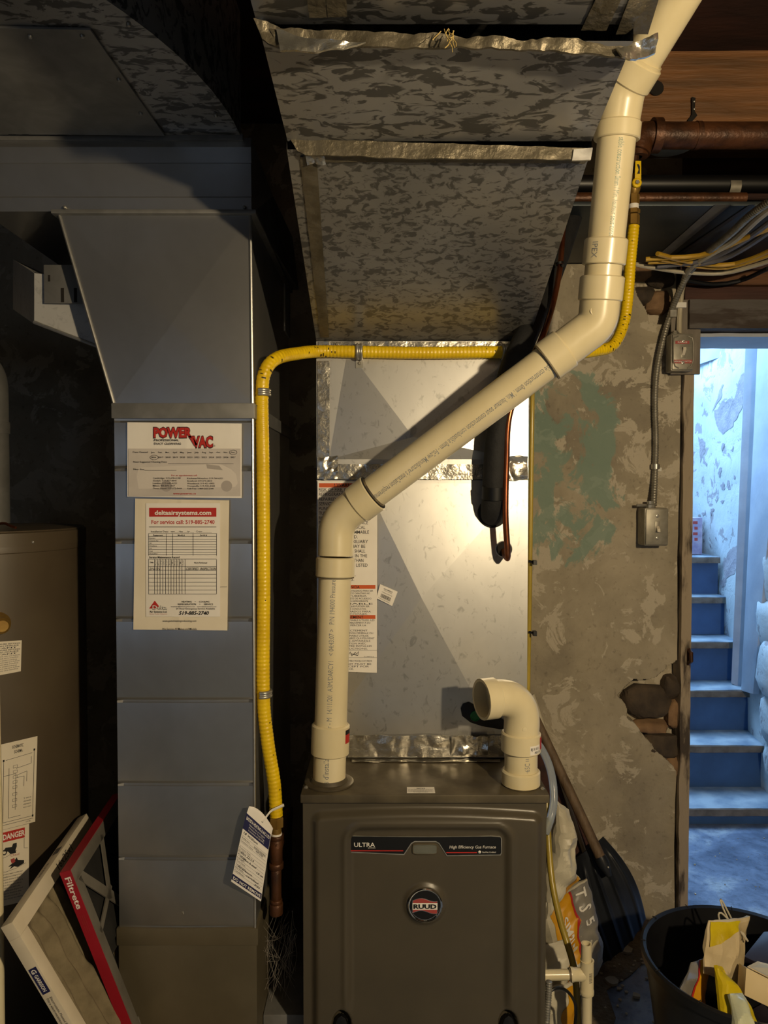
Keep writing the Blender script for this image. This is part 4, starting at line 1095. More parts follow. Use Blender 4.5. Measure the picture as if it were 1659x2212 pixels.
pipe_print(mb, u_e, u_d, "stible construction 0mm / Min. hauteur sous const", .02, 1.0, .0, .0115, R + .0004)
lettering('lettering', mb, m_pipe_print_green, ris)
build('coupling', sock(MB(), u_c, u_d, R * 1.17), m_pvc, vent, angle=40)
mb = MB(); pipe_print(mb, u_d, u_c, 'IPEX', .2, .8, -.75, .012, R * 1.17 + .0004)
lettering('coupling_print', mb, m_pipe_print, vent)
mb = MB(); sock(mb, u_e, u_f, R * 1.2)
mb.tube(along(fillet([u_f, Bt, Bt + (Bf - Bt).normalized() * .06], .06, 14), .01), R * 1.10, 36)
df = (Bf - Bt).normalized(); sock(mb, Bt + df * .055, Bt + df * .012, R * 1.2)
build('elbow', mb, m_pvc, vent, angle=35)
build('pipe', MB().tube([Bt + df * .02, Bf], R, 40), m_pvc, vent)

# intake elbow on the furnace top
Ia = PZ(1125, 1694, zt); Iup = V((0, 0, 1))
intake = thing('intake_elbow', 'short white PVC elbow, open to the left, on the right of the furnace top', 'pipe', Ia)
zI = lambda py: P(1125, py, Ia.y).z
zc1 = zI(1662); zs0 = zI(1622); zs1 = zI(1580); zb = zI(1508)
bx = P(1140, 1660, Ia.y).x - P(1125, 1660, Ia.y).x
Ib = V((Ia.x, Ia.y, zb)); Ie = P(1040, 1511, Ia.y - .035)
Ib = V((Ia.x + .006, Ia.y, P(1125, 1500, Ia.y).z))
build('coupling', sock(MB(), Ia + V((0, 0, .001)), V((Ia.x, Ia.y, zc1)), R * 1.17), m_pvc, intake, angle=40)
ip = build('pipe', MB().tube([Ia + V((0, 0, .01)), V((Ia.x, Ia.y, zs0 + .01))], R, 36), m_pvc, intake)
mb = MB(); pipe_print(mb, V((Ia.x, Ia.y, zc1)), V((Ia.x, Ia.y, zs0)), '·65C', .12, .62, -.2, .012, R + .0004)
pipe_print(mb, V((Ia.x, Ia.y, zc1)), V((Ia.x, Ia.y, zs0)), 'III', .74, .98, -.2, .008, R + .0004)
lettering('lettering', mb, m_pipe_print, ip)
de = (Ie - Ib).normalized()
mb = MB(); sock(mb, V((Ia.x, Ia.y, zs0)), V((Ia.x, Ia.y, zs1)), R * 1.2)
mb.tube(along(fillet([V((Ia.x, Ia.y, zs1 - .004)), Ib, Ie - de * .03], .085, 20, .96), .01), R * 1.08, 36, True)
oend = Ie; oin = Ie - de * .036
mb.lathe(oin, de, [(0, R * 1.05), (.004, R * 1.22), (.036, R * 1.22), (.036, R * 1.06), (-.02, R * 1.03), (-.03, .001)], 36, False)
mb.sphere(V((0, 0, -50)), .001, 3) if False else None
ie = build('elbow', mb, m_pvc, intake, angle=35)
mid_ = Ib.lerp(V((Ia.x, Ia.y, zs1)), .45) + de * .035
def oval(c, ax, ay, ru, rv, h):
    n = ax.cross(ay)
    if n.y > 0: n = -n
    return MB().prism([c + ax * (ru * math.cos(a)) + ay * (rv * math.sin(a)) * 1.0 for a in [k * math.pi / 12 for k in range(24)]], n * h)
bd = (de * -1 + V((0, 0, -1))).normalized()
mid_ = P(1117, 1528, Ia.y - R * 1.09)
build('mould_pad', oval(mid_ + V((0, .002, 0)), V((.62, 0, -.78)), V((.78, 0, .62)), .019, .0085, .003), m_pvc, ie, bevel=.001)
for px, py in ((1080, 1522), (1133, 1576)):
    build('mould_mark', MB().lathe(P(px, py, Ia.y - R * 1.04), (0, -1, 0), [(0, .005), (.002, .005), (.002, .0005)], 16), m_pvc, ie, bevel=.0005)
w0 = V((Ia.x, Ia.y, zs0))
def cyl(u, q, e=.0005): return w0 + V((0, 0, u)) + V((math.sin(q), -math.cos(q), 0)) * (R * 1.2 + e)
L_ = zs1 - zs0
tagp = build('sticker', MB().grid(lambda a, b: cyl(lerp(.1, .55, b) * L_, lerp(.28, .95, a)), 10, 2), m_paper, ie, recalc=False)
build('red_sticker', MB().grid(lambda a, b: cyl(lerp(.25, .85, b) * L_, lerp(1.0, 1.4, a), .0007), 6, 2), m_red, ie, recalc=False)
mb = MB(); put(mb, lambda u, v: cyl(lerp(.1, .55, v) * L_, lerp(.28, .95, u), .0009), '8|| 30 10 0', .05, .8, .5, .3, .01); put(mb, lambda u, v: cyl(lerp(.1, .55, v) * L_, lerp(.28, .95, u), .0009), 'IPEX 39', .4, .95, .1, .25, .01)
lettering('sticker_print', mb, m_ink, ie)

# ================================================================ YELLOW GAS LINE
hr = .0145
A0 = P(1370, 500, 1.93)
hose_pts = [P(1369, 488, 1.95), P(1362, 560, 1.95), P(1356, 640, 1.95), P(1347, 700, 1.945), P(1325, 745, 1.92), P(1290, 757, 1.89), P(1240, 762, YC + .06), P(1140, 761, YC - .016), P(1050, 761, YC - .0165), P(900, 762, YC - .0165), P(776, 760, YC - .0165), P(690, 759, YC - .018), P(640, 764, 1.72), P(598, 774, 1.665), P(574, 800, 1.64), P(566, 850, 1.635), P(568, 1000, 1.635), P(570, 1250, 1.635), P(569, 1495, 1.635), P(578, 1600, 1.635), P(592, 1690, 1.635), P(597, 1762, 1.635)]
gas = thing('gas_line', 'yellow flexible gas line running from the overhead shutoff valve down to the brass fittings', 'gas line', hose_pts[-1])
path = catmull(hose_pts, .0022)
acc = 0; rs = []
for i, p in enumerate(path):
    if i: acc += (p - path[i - 1]).length
    rs.append(hr * (1 + .035 * math.sin(acc / .0088 * 2 * math.pi)))
hose = build('hose', MB().tube(path, rs, 18), m_yellow, gas, angle=70)
# dark scuffs in the corrugation grooves at the tight bends and along the run
mb = MB(); rg = random.Random(12)
for i in range(4, len(path) - 4, 4):
    p = path[i]; d = (path[i + 1] - path[i - 1]).normalized()
    curv = (path[min(i + 14, len(path) - 1)] - p).normalized().angle((p - path[max(i - 14, 0)]).normalized())
    dens = .10 + min(.85, curv * 2.0)
    if rg.random() > dens: continue
    s = d.cross(V((0, 1, 0)));
    if s.length < 1e-3: continue
    s.normalize(); w = s.cross(d)
    if w.y > 0: w = -w
    q0_ = rg.uniform(-1.2, 1.2); qw = rg.uniform(.1, .3) + curv * rg.uniform(.2, 1.2); hw = rg.uniform(.0006, .0013) * (1.5 if curv > .12 else 1)
    mb.grid(lambda a, b: p + d * lerp(-hw, hw, b) + (w * math.cos(q0_ + qw * (a - .5)) + s * math.sin(q0_ + qw * (a - .5))) * (hr * 1.037), 5, 1)
lettering('scuffs', mb, m_yellow_dirty, hose)['kind'] = 'stuff'
# straps
def strap(px, py, Y, axis, tail, wall):
    c = P(px, py, Y); mb = MB(); ax = V(axis).normalized(); t = V(tail).normalized(); n = V(wall).normalized()
    r = hr * 1.12; w = .0085
    for o in (-.0045, .0045):
        mb.tube([c + ax * o + (t * math.cos(a) - n * math.sin(a)) * r for a in [lerp(-.3, math.pi + .3, k / 16) for k in range(17)]], .0042, 8)
    mb.tube([c + ax * 0 + (t * math.cos(a) - n * math.sin(a)) * (r - .001) for a in [lerp(-.3, math.pi + .3, k / 16) for k in range(17)]], .004, 8)
    tc = c + t * (r + .009) + n * (hr * .9)
    b0 = ax * .009; b1 = t * .011; b2 = n * .0016
    mb.hexa([tc - b0 - b1 - b2, tc + b0 - b1 - b2, tc + b0 + b1 - b2, tc - b0 + b1 - b2, tc - b0 - b1 + b2, tc + b0 - b1 + b2, tc + b0 + b1 + b2, tc - b0 + b1 + b2])
    o = build('strap', mb, m_steel, gas, angle=50)
    build('strap_screw', MB().lathe(tc - n * .0016, -n, [(0, .0045), (.002, .004), (.004, .002), (.004, .0003)], 8), m_steel, o)
strap(776, 760, YC - .0165, (1, 0, 0), (0, 0, -1), (0, 1, 0)); strap(1091, 761, YC - .0165, (1, 0, 0), (0, 0, -1), (0, 1, 0))
strap(566, 848, 1.635, (0, 0, 1), (0, 1, 0), (-1, 0, 0)); strap(569, 1498, 1.635, (0, 0, 1), (0, 1, 0), (-1, 0, 0))
strap(553, 848, 1.598, (0, 0, 1), (0, -1, 0), (0, 1, 0)) if False else None
def hexnut(a, b, r): return MB().lathe(a, b - a, [(0, r * .9), (.0015, r), ((b - a).length - .0015, r), ((b - a).length, r * .9)], 6)
def seg(pts, r, n=20): return MB().tube(pts, r, n)
yb = 1.635
lowq = lambda py: P(597 + (py - 1762) * -.002, py, yb)
build('nut', hexnut(lowq(1786), lowq(1764), .0165), m_brass, gas); build('fitting', seg([lowq(1800), lowq(1786)], .0115), m_brass, gas); build('thread_tape', seg([lowq(1806), lowq(1799)], .0125), m_white_ink, gas)
mb = MB(); 
for a, b, r in ((1812, 1803, .0165), (1862, 1812, .0142), (1875, 1862, .0165), (1944, 1875, .0118), (1950, 1942, .0135), (1974, 1950, .0152)): mb.lathe(lowq(a), V((0, 0, 1)), [(0, r * .93), (.001, r), ((lowq(b) - lowq(a)).length - .001, r), ((lowq(b) - lowq(a)).length, r * .93)], 24)
build('drip_leg', mb, m_iron, gas, angle=50)
build('drip_leg_lettering', (lambda m: (put(m, lambda u, v: P(u, -v, yb - .0145), 'V', 592, 600, -1830, 8, .02), m)[1])(MB()), m_iron, gas, recalc=False)
# branch from the tee back to the furnace side
build('branch_pipe', seg([lowq(1840), lowq(1840) + V((.0, .2, 0))], .0115), m_iron, gas)
# upper end: fitting, nut, ball valve, iron pipe
up = lambda py: P(1370 - (py - 380) * .018, py, 1.95)
build('nut', hexnut(up(486), up(464), .0155), m_brass, gas); build('nut', hexnut(up(462), up(452), .0165), m_brass, gas)
build('thread_tape', seg([up(452), up(442)], .013), m_white_ink, gas)
build('fitting', hexnut(up(442), up(420), .0145), m_brass, gas)
mb = MB(); mb.lathe(up(420), (0, 0, 1), [(0, .010), (.006, .014), (.016, .0175), (.026, .0175), (.036, .014), (.05, .013)], 24)
vb_ = build('valve_body', mb, m_brass, gas)
hv = up(402) + V((0, -.022, 0))
mb = MB().lathe(hv + V((0, .006, 0)), (0, -1, 0), [(0, .0125), (.007, .0125), (.009, .010), (.009, .006), (.006, .006), (.006, .0003)], 24)
h0, h1 = up(396) + V((.002, -.024, 0)), up(356) + V((.002, -.024, 0))
mb.hexa([h0 + V((-.0085, 0, 0)), h0 + V((.0085, 0, 0)), h0 + V((.0085, .003, 0)), h0 + V((-.0085, .003, 0)), h1 + V((-.0075, 0, 0)), h1 + V((.0075, 0, 0)), h1 + V((.0075, .003, 0)), h1 + V((-.0075, .003, 0))])
vh = build('valve_handle', mb, m_yellow, gas, bevel=.001)
hm = h0.lerp(h1, .55) + V((0, -.0008, 0))
build('handle_mark', MB().prism([hm + V((-.0025, 0, -.012)), hm + V((.004, 0, -.012)), hm + V((.004, 0, .006)), hm + V((.001, 0, .012)), hm + V((-.0035, 0, .012)), hm + V((.001, 0, -.002))], (0, -.0006, 0)), m_ink, vh)
build('stem_nut', MB().lathe(hv + V((0, -.001, 0)), (0, -1, 0), [(0, .005), (.004, .005), (.004, .0003)], 6), m_steel, vh)
build('pipe_nipple', seg([up(372), up(330)], .0115), m_iron, gas)

# horizontal iron pipe overhead
ipq = P(1392, 292, 1.95)
irp = thing('iron_pipe', 'thick rusty iron pipe running under the timber beam at top right', 'pipe', ipq)
rI = .033
mb = MB().tube([P(1415, 293, 1.95), V((XR - .01, 1.95, P(1415, 293, 1.95).z))], rI, 28); build('pipe', mb, m_iron, irp)
mb = MB().tube(fillet([P(1375, 330, 1.95), P(1386, 293, 1.95), P(1425, 293, 1.95)], .03, 8), rI * 1.05, 24)
mb.lathe(P(1425, 293, 1.95), (-1, 0, 0), [(0, rI * 1.0), (0, rI * 1.3), (.022, rI * 1.3), (.022, rI)], 28, False)
mb.lathe(P(1377, 340, 1.95), (0, 0, 1), [(0, .012), (0, rI * .8), (.02, rI * .8), (.02, rI * .7)], 24, False)
build('pipe_elbow', mb, m_iron, irp, angle=45)
bnd = MB().lathe(P(1500, 293, 1.95), (1, 0, 0), [(0, rI), (0, rI * 1.06), (.012, rI * 1.06), (.012, rI)], 28, False); build('pipe_strap', bnd, m_iron, irp)

# tag on the gas line
tq = quadmap(P(538, 1730, 1.57), P(589, 1778, 1.60), P(564, 1945, 1.595), P(500, 1902, 1.565), .0)
n_t = None
def tagsurf(u, v):   # v 0 top .. 1 bottom
    p = tq(u, -v); return p + V((0, -.006 * math.sin(v * 2.4) , 0))
tg = build('inspection_tag', MB().grid(lambda u, v: tagsurf(u, v) + V((0, 0, -.012 * (abs(u - .5) * 2) ** 2 * max(0, 1 - v * 5) if True else 0)), 12, 24, (.0004, .0008, 0)), m_paper, angle=60)
tag(tg, 'white and navy paper tag hanging from the gas line beside the return duct', 'tag')
tf = lambda u, v: tagsurf(u, -v) + V((0, -.0012, 0))
tf2 = lambda u, v: tagsurf(u, -v) + V((0, -.0020, 0))
mb = MB(); bar(mb, tf, .0, -.33, 1, -.14, 6, 4); bar(mb, tf, 0, -.965, 1, -.895, 6, 3); lettering('navy_band', mb, m_navy, tg)
mb = MB(); put(mb, tf2, 'BATISTA HEATING & A/C LTD', .05, .97, -.205, .038, .02)
for i, t in enumerate(('Natural Gas or Propane', 'Pressure Test Tag', 'In accordance with CSA B149.1')): put(mb, tf2, t, .2, .8, -.242 - .032 * i, .02)
put(mb, tf2, 'DO NOT REMOVE', .04, .97, -.95, .036, .02); lettering('lettering', mb, m_white_ink, tg)
mb = MB()
for i in range(12): bar(mb, tf2, .03, -.40 - i * .041, .97, -.398 - i * .041, 6)
for i, (t, w) in enumerate((('Address', .3), ('Contractor Name', .45), ('A/C LTD  MISSISSAUGA', .0), ('Pressure Test', .4), ('Date', .2), ('Piping', .3), ('Length', .25), ('Test Media', .3), ('Test Pressure', .35), ('Gas Fitter', .3), ('Certificate', .34))):
    if w: put(mb, tf2, t, .03, .03 + w, -.43 - i * .041, .017)
put(mb, tf2, 'BATISTA HEATING', .50, .93, -.435, .02, .01); put(mb, tf2, 'A/C LTD', .58, .85, -.465, .02, .01)
lettering('print', mb, m_ink_grey, tg)
mb = MB()
for t, a, b, y, c in (('18 William', .06, .60, .375, .030), ('Oct 22/14', .12, .58, .60, .028), ('Copper & steel', .14, .7, .652, .026), ('15 in', .72, .95, .70, .028), ('Air pressure', .1, .6, .775, .026), ('certified', .42, .85, .815, .026), ('PSI', .72, .92, .855, .024)): put(mb, tf2, t, a, b, -y, c, 0, .3)
lettering('handwriting', mb, m_ink, tg)
tie = build('tag_tie', MB().tube(catmull([tagsurf(.62, .08) + V((0, -.004, 0)), P(585, 1752, 1.605), P(600, 1744, 1.608), P(612, 1738, 1.622)], .004), .0022, 6).tube([P(597 + 15 * math.cos(a), 1748 - 5 * math.sin(a) * .3 - (math.cos(a)) * 7, 1.635 - .0168 * math.sin(a)) for a in [k * math.pi / 12 for k in range(25)]], .0022, 6), m_white_ink, tg)

# ================================================================ REFRIGERANT AND CONTROL LINES
rl = [P(1262, 395, 2.15), P(1236, 470, 2.12), P(1205, 560, 2.03), P(1170, 650, 1.93), P(1132, 735, YC - .066), P(1104, 800, YC - .075), P(1084, 880, YC - .068), P(1073, 960, YC - .06), P(1067, 1050, YC - .052), P(1064, 1098, YC - .036), P(1063, 1112, YC - .008)]
ref = build('insulated_suction_line', MB().tube(catmull(rl, .012), .0275, 22), m_blackrub)
tag(ref, 'thick black foam insulated refrigerant line entering the coil case', 'pipe')
build('tape_wrap', MB().lathe(rl[8] + V((.0, 0, -.03)), (0, -.15, 1), [(0, .0276), (0, .0286), (.03, .0286), (.03, .0276)], 22, False), m_black, ref)
cl = [P(1222, 430, 2.0), P(1217, 490, 1.98), P(1210, 575, 1.92), P(1195, 655, 1.86), P(1170, 732, YC - .078), P(1130, 820, YC - .085), P(1100, 900, YC - .085), P(1094, 1000, YC - .075), P(1092, 1110, YC - .07), P(1096, 1185, YC - .066)]
lq = catmull(cl, .012) + [P(1097, 1200, YC - .06), P(1096, 1206, YC - .05), P(1092, 1202, YC - .03), P(1089, 1190, YC - .006)]
cop = build('copper_liquid_line', MB().tube(lq, .0072, 14), m_copper)
tag(cop, 'thin bare copper refrigerant tube curving beside the black insulated line', 'pipe')
build('cable_tie', MB().lathe(P(1209, 572, 1.925), (-.15, 0, 1), [(0, .0078), (0, .011), (.006, .011), (.006, .0078)], 12, False).tube([P(1190, 568, 1.965), P(1216, 574, 1.905)], .004, 6), m_black, cop)
yt = build('yellow_tube', MB().tube(catmull([P(1150, 560, 2.02), P(1152, 700, 1.98), P(1150, 860, 1.94), P(1148, 1000, 1.94), P(1146, 1150, 1.94), P(1143, 1350, 1.94), P(1140, 1520, 1.94), P(1141, 1640, 1.96)], .03), .0062, 12), m_yellow_tube)
tag(yt, 'thin yellowed tube hanging straight down along the right edge of the coil case', 'tube')
for py in (1214, 1367):
    build('cable_tie', MB().tube([P(1142, py - 2, 1.925), P(1154, py + 1, 1.925)], .0032, 6).box(P(1150, py + 5, 1.925), P(1160, py - 3, 1.91)), m_black, yt)
vt = build('clear_drain_tube', MB().tube(catmull([P(1150, 1595, 2.1), P(1168, 1615, 2.08), P(1185, 1650, 2.05), P(1194, 1690, 2.02), P(1196, 1730, 2.0), P(1190, 1765, 1.98), P(1178, 1800, 1.97)], .01), .011, 14), m_clear)
tag(vt, 'bluish clear drain tube bending over the back right corner of the furnace', 'tube')

# ================================================================ DRAIN TEE AND HOSE AT THE RIGHT
yd = 1.75; pr_ = .0125
tv = P(1268, 2105, yd)
dt = thing('drain_pipe', 'white PVC drain tee with an open top standing right of the furnace', 'pipe', (tv.x, yd, 0))
zq = lambda py: P(1268, py, yd).z
mb = MB().lathe(V((tv.x - .002, yd, zq(2082))), (0, 0, 1), [(0, pr_), (zq(2038) - zq(2082), pr_), (zq(2038) - zq(2082), pr_ * .76), (.0, pr_ * .74)], 22, False); build('open_pipe', mb, m_pvc, dt, angle=40)
mb = MB().tube([V((tv.x, yd, .002)), V((tv.x, yd, zq(2130)))], pr_, 20); build('lower_pipe', mb, m_pvc, dt)
hz_ = zq(2105)
hp = MB().tube([V((fx1 + .002, yd, hz_ - .002)), V((tv.x - .01, yd, hz_))], pr_ * .98, 20); build('side_pipe', hp, m_pvc, dt)
mb = MB().lathe(V((tv.x, yd, zq(2146))), (0, 0, 1), [(0, pr_), (0, pr_ * 1.33), (.003, pr_ * 1.36), (.009, pr_ * 1.36), (.011, pr_ * 1.26), (zq(2076) - zq(2146) - .004, pr_ * 1.26), (zq(2074) - zq(2146), pr_ * 1.32), (zq(2074) - zq(2146), pr_)], 26, False)
mb.lathe(V((tv.x - .006, yd, hz_)), (-1, 0, 0), [(0, pr_ * 1.2), (.026, pr_ * 1.24), (.028, pr_ * 1.34), (.034, pr_ * 1.34), (.034, pr_)], 22, False)
tee = build('tee', mb, m_pvc, dt, angle=40)
build('cement_ring', MB().lathe(V((tv.x - .04, yd, hz_)), (-1, 0, 0), [(0, pr_ * 1.0), (0, pr_ * 1.15), (.004, pr_ * 1.15), (.004, pr_)], 22, False), m_pvc_grime, tee)
mb = MB(); rg = random.Random(5); xx = -.011
cylT = lambda z, q: V((tv.x + math.sin(q) * (pr_ * 1.26 + .0004), yd - math.cos(q) * (pr_ * 1.26 + .0004), hz_ + z))
while xx < .012:
    w = rg.choice((.0008, .0014)); mb.grid(lambda a, b: cylT(xx + w * b, lerp(.05, .55, a)), 4, 1); xx += w + rg.choice((.0008, .0013))
lettering('barcode', mb, m_ink_grey, tee)
yh = build('yellow_drain_hose', MB().tube(catmull([P(1180, 1720, 2.02), P(1184, 1800, 1.98), P(1192, 1900, 1.93), P(1208, 1980, 1.88), P(1226, 2040, 1.84), P(1240, 2090, 1.82), P(1246, 2150, 1.81), P(1249, 2230, 1.80), P(1250, 2300, 1.80)], .02), .0085, 14), m_yellow_tube)
tag(yh, 'yellow hose slanting down behind the white drain tee', 'hose')
bc = build('power_cord', MB().tube(catmull([P(1176, 2162, 1.70), P(1190, 2140, 1.70), P(1208, 2134, 1.71), P(1226, 2142, 1.72), P(1240, 2162, 1.74), P(1244, 2185, 1.76), P(1240, 2230, 1.78)], .008), .0035, 10), m_black, fur, label='black power cord')
def coilcable(pts, r, pitch, depth=.12, step=None):
    path = catmull(pts, step or pitch / 4); acc = 0; rs = []
    for i, p in enumerate(path):
        if i: acc += (p - path[i - 1]).length
        rs.append(r * (1 + depth * math.sin(acc / pitch * 2 * math.pi)))
    return MB().tube(path, rs, 12)
mc = build('flexible_conduit', coilcable([P(1186, 2120, 1.66), P(1184, 2160, 1.66), P(1181, 2200, 1.66), P(1178, 2260, 1.66)], .007, .006), m_steel, angle=70)
tag(mc, 'shiny metal flexible conduit hugging the lower right furnace edge', 'conduit')

# ================================================================ ELECTRICAL ON THE BACK WALL
def devbox(name, px0, px1, py0, py1, depth, label, red):
    Yf = YW - .012 - depth; a = P(px0, py1, Yf); b = P(px1, py0, Yf); c = (a + b) / 2
    t = thing(name, label, 'switch', (c.x, YW - .01, c.z))
    build('back_box', MB().box((a.x - .004, Yf + .006, a.z - .004), (b.x + .003, YW - .012 if not red else YW - .034, b.z + .004)), m_boxmetal, t, bevel=.006)
    build('cover_plate', MB().box((a.x - .001, Yf, a.z), (b.x, Yf + .006, b.z)), m_boxmetal, t, bevel=.0025)
    w, h = b.x - a.x, b.z - a.z
    for s in (-1, 1): build('screw', MB().lathe(V((c.x, Yf, c.z + s * h * .31)), (0, -1, 0), [(0, .006), (.002, .005), (.0025, .003), (.0012, .0004)], 14), m_steel, t)
    sl = build('toggle_slot', MB().box((c.x - .008, Yf - .0015, c.z - .019), (c.x + .008, Yf, c.z + .019)), m_boxmetal, t, bevel=.001)
    build('toggle', MB().hexa([(c.x - .0055, Yf - .001, c.z - .012), (c.x + .0055, Yf - .001, c.z - .012), (c.x + .0055, Yf - .001, c.z + .004), (c.x - .0055, Yf - .001, c.z + .004), (c.x - .005, Yf - .016, c.z + (.006 if red else -.016)), (c.x + .005, Yf - .016, c.z + (.006 if red else -.016)), (c.x + .005, Yf - .013, c.z + (.014 if red else -.006)), (c.x - .005, Yf - .013, c.z + (.014 if red else -.006))]), m_paper_cream, t, bevel=.001)
    return t, a, b, c, Yf
eb = struct_board = build('mounting_board', MB().box((P(1441, 812, YW).x, YW - .032, P(1440, 812, YW).z), (P(1506, 652, YW).x, YW - .022, P(1440, 652, YW).z)), m_wood_grey, bevel=.003)
tag(eb, 'grey weathered board behind the red labelled switch at the door corner', 'board')
t, a, b, c, Yf = devbox('emergency_switch', 1453, 1498, 722, 798, .075, 'metal emergency switch with red labels beside the top of the doorway', True)
build('red_label', MB().box((c.x - .026, Yf - .001, c.z + .026), (c.x + .020, Yf + .0005, c.z + .036)), m_pink, t, label='red emergency label')
build('red_label', MB().box((c.x - .034, Yf - .001, c.z - .038), (c.x + .030, Yf + .0005, c.z - .026)), m_pink, t, label='red emergency label')
mb = MB(); ff = lambda u, v: V((u, Yf - .0014, v)); put(mb, ff, 'FURNACE', c.x - .018, c.x + .013, c.z + .029, .005, .01); put(mb, ff, 'EMERGENCY SWITCH', c.x - .031, c.x + .027, c.z - .034, .005, .01); lettering('lettering', mb, m_white_ink, t)
for s in (-1, 1):
    build('rib', MB().tube([V((c.x + s * .016, Yf, c.z + .052)), V((c.x + s * .030, Yf - .001, c.z + .046)), V((c.x + s * .033, Yf - .001, c.z + .03)), V((c.x + s * .033, Yf - .001, c.z - .03)), V((c.x + s * .026, Yf - .001, c.z - .048)), V((c.x + s * .014, Yf, c.z - .054))], .0022, 8), m_boxmetal, t)
build('cable_clamp', MB().lathe(V((c.x - .012, YW - .05, b.z)), (0, 0, 1), [(0, .014), (.012, .014), (.014, .010), (.018, .010)], 8), m_boxmetal, t)
t, a, b, c, Yf = devbox('toggle_switch', 1396, 1444, 1100, 1177, .075, 'plain metal box with a white toggle, mounted midway up the plaster wall', False)
build('connector', MB().lathe(V((c.x - .008, YW - .045, b.z + .003)), (0, 0, 1), [(0, .016), (.012, .016), (.014, .012), (.024, .012)], 10).tube([V((c.x - .055, YW - .045, b.z + .012)), V((c.x - .012, YW - .045, b.z + .012))], .005, 8), m_steel, t)
def C_(px, py, h=.705): return P(px, py, min(2.47, h * F / (1061 - py)))      # hangs just under the joist pan
ac = build('armoured_cable', coilcable([C_(1720, 396), C_(1625, 462), C_(1580, 503), C_(1530, 545), C_(1492, 585), P(1468, 628, 2.45), P(1448, 680, YW - .03), P(1432, 735, YW - .025), P(1419, 800, YW - .02), P(1415, 870, YW - .02), P(1417, 950, YW - .02), P(1415, 1020, YW - .02), P(1412, 1092, YW - .045)], .0098, .009, .10), m_boxmetal, angle=70)
tag(ac, 'grey armoured cable snaking from the ceiling down to the toggle box', 'cable')
build('cable_strap', MB().lathe(P(1416, 1008, YW - .02), (0, 0, 1), [(-.008, .013), (-.008, .0145), (.008, .0145), (.008, .013)], 14, False).box(P(1418, 1018, YW - .012), P(1428, 1010, YW - .006)), m_steel, ac)
build('cable_strap', MB().box(P(1448, 684, YW - .05), P(1458, 672, YW - .034)), m_steel, ac)
def cable(name, pts, r, m, label, grp=None):
    o = build(name, MB().tube(catmull(pts, .03), r, 8), m); tag(o, label, 'cable', grp); return o
wcb = cable('white_cable', [C_(1700, 425, .70), C_(1640, 470, .70), C_(1585, 520, .70), C_(1530, 552, .70), C_(1490, 580, .70), C_(1476, 610, .70), P(1470, 650, YW - .04), P(1467, 690, YW - .04), P(1467, 722, YW - .05)], .009, m_cable_white, 'white cable running down the grey board into the red labelled switch')
build('cable_staple', MB().box(P(1458, 664, YW - .055), P(1478, 656, YW - .036)), m_white_ink, wcb)
gl = 'yellow sheathed cable in the bundle sagging above the doorway'
cable('yellow_cable', [C_(1395, 560, .70), C_(1450, 556, .70), C_(1510, 552, .70), C_(1580, 528, .70), C_(1659, 492, .70), C_(1720, 470, .70)], .007, m_cable_yellow, 'uppermost yellow cable in the bundle above the doorway', 'yellow cables above the doorway')
cable('yellow_cable', [C_(1400, 566, .70), C_(1470, 562, .70), C_(1540, 545, .70), C_(1610, 515, .70), C_(1700, 478, .70)], .007, m_cable_yellow, 'second yellow cable down in the bundle above the doorway', 'yellow cables above the doorway')
cable('yellow_cable', [C_(1420, 548, .70), C_(1480, 564, .70), C_(1560, 573, .70), C_(1620, 560, .70), C_(1720, 515, .70)], .007, m_cable_yellow, 'third yellow cable down, sagging in the bundle above the doorway', 'yellow cables above the doorway')
cable('yellow_cable', [C_(1428, 560, .70), C_(1500, 574, .70), C_(1570, 578, .70), C_(1630, 562, .70), C_(1720, 530, .70)], .007, m_cable_yellow, 'lowest yellow cable in the bundle, just above the pale cable', 'yellow cables above the doorway')
cable('pale_cable', [C_(1360, 568, .70), C_(1410, 578, .70), C_(1480, 588, .70), C_(1560, 590, .70), C_(1630, 574, .70), C_(1720, 545, .70)], .007, m_cable_white, 'pale cable sagging lowest in the bundle above the doorway')
cable('dark_cable', [C_(1478, 604, .70), C_(1540, 614, .70), C_(1600, 606, .70), C_(1659, 580, .70)], .007, m_black, 'black cable drooping against the brown plank over the doorway')
gg = 'grey cable fanning out from the ceiling corner above the doorway'
cable('grey_cable', [C_(1710, 445, .70), C_(1650, 490, .70), C_(1600, 525, .70), C_(1550, 552, .70), C_(1500, 566, .70), C_(1420, 575, .70)], .008, m_cable_grey, 'grey cable fanning out highest from the ceiling corner above the doorway', 'grey cables above the doorway')
cable('grey_cable', [C_(1710, 470, .70), C_(1655, 505, .70), C_(1610, 535, .70), C_(1560, 560, .70), C_(1490, 573, .70)], .008, m_cable_grey, 'grey cable just under the highest grey one at the ceiling corner', 'grey cables above the doorway')

# ================================================================ CEILING STUFF AT TOP RIGHT
m_beam = M('oily_timber_beam', '#805631', '#5a3d20', .6, 0, 12, bmp=.4, sc=(.2, 1, 2))
bz0 = P(1500, 268, 1.99).z; bz1 = P(1500, 110, 1.99).z
bm_ = build('ceiling_beam', MB().grid(lambda u, v: (lerp(P(1372, 200, 1.99).x, XR - .01, u), 1.99 + fbm(V((u * 8, v * 2, 3))) * .004, lerp(bz0, bz1, v)), 40, 8, (0, .2, 0)), m_beam, angle=60)
tag(bm_, 'oily brown timber beam above the rusty iron pipe at top right', 'beam')
build('knot', MB().lathe(P(1418, 190, 1.985), (0, -1, 0), [(0, .02), (.002, .018), (.002, .0005)], 12), m_mortar, bm_)
build('nail', MB().sphere(P(1499, 220, 1.985), .004, 5), m_steel, bm_); build('nail', MB().sphere(P(1499, 236, 1.985), .004, 5), m_steel, bm_)
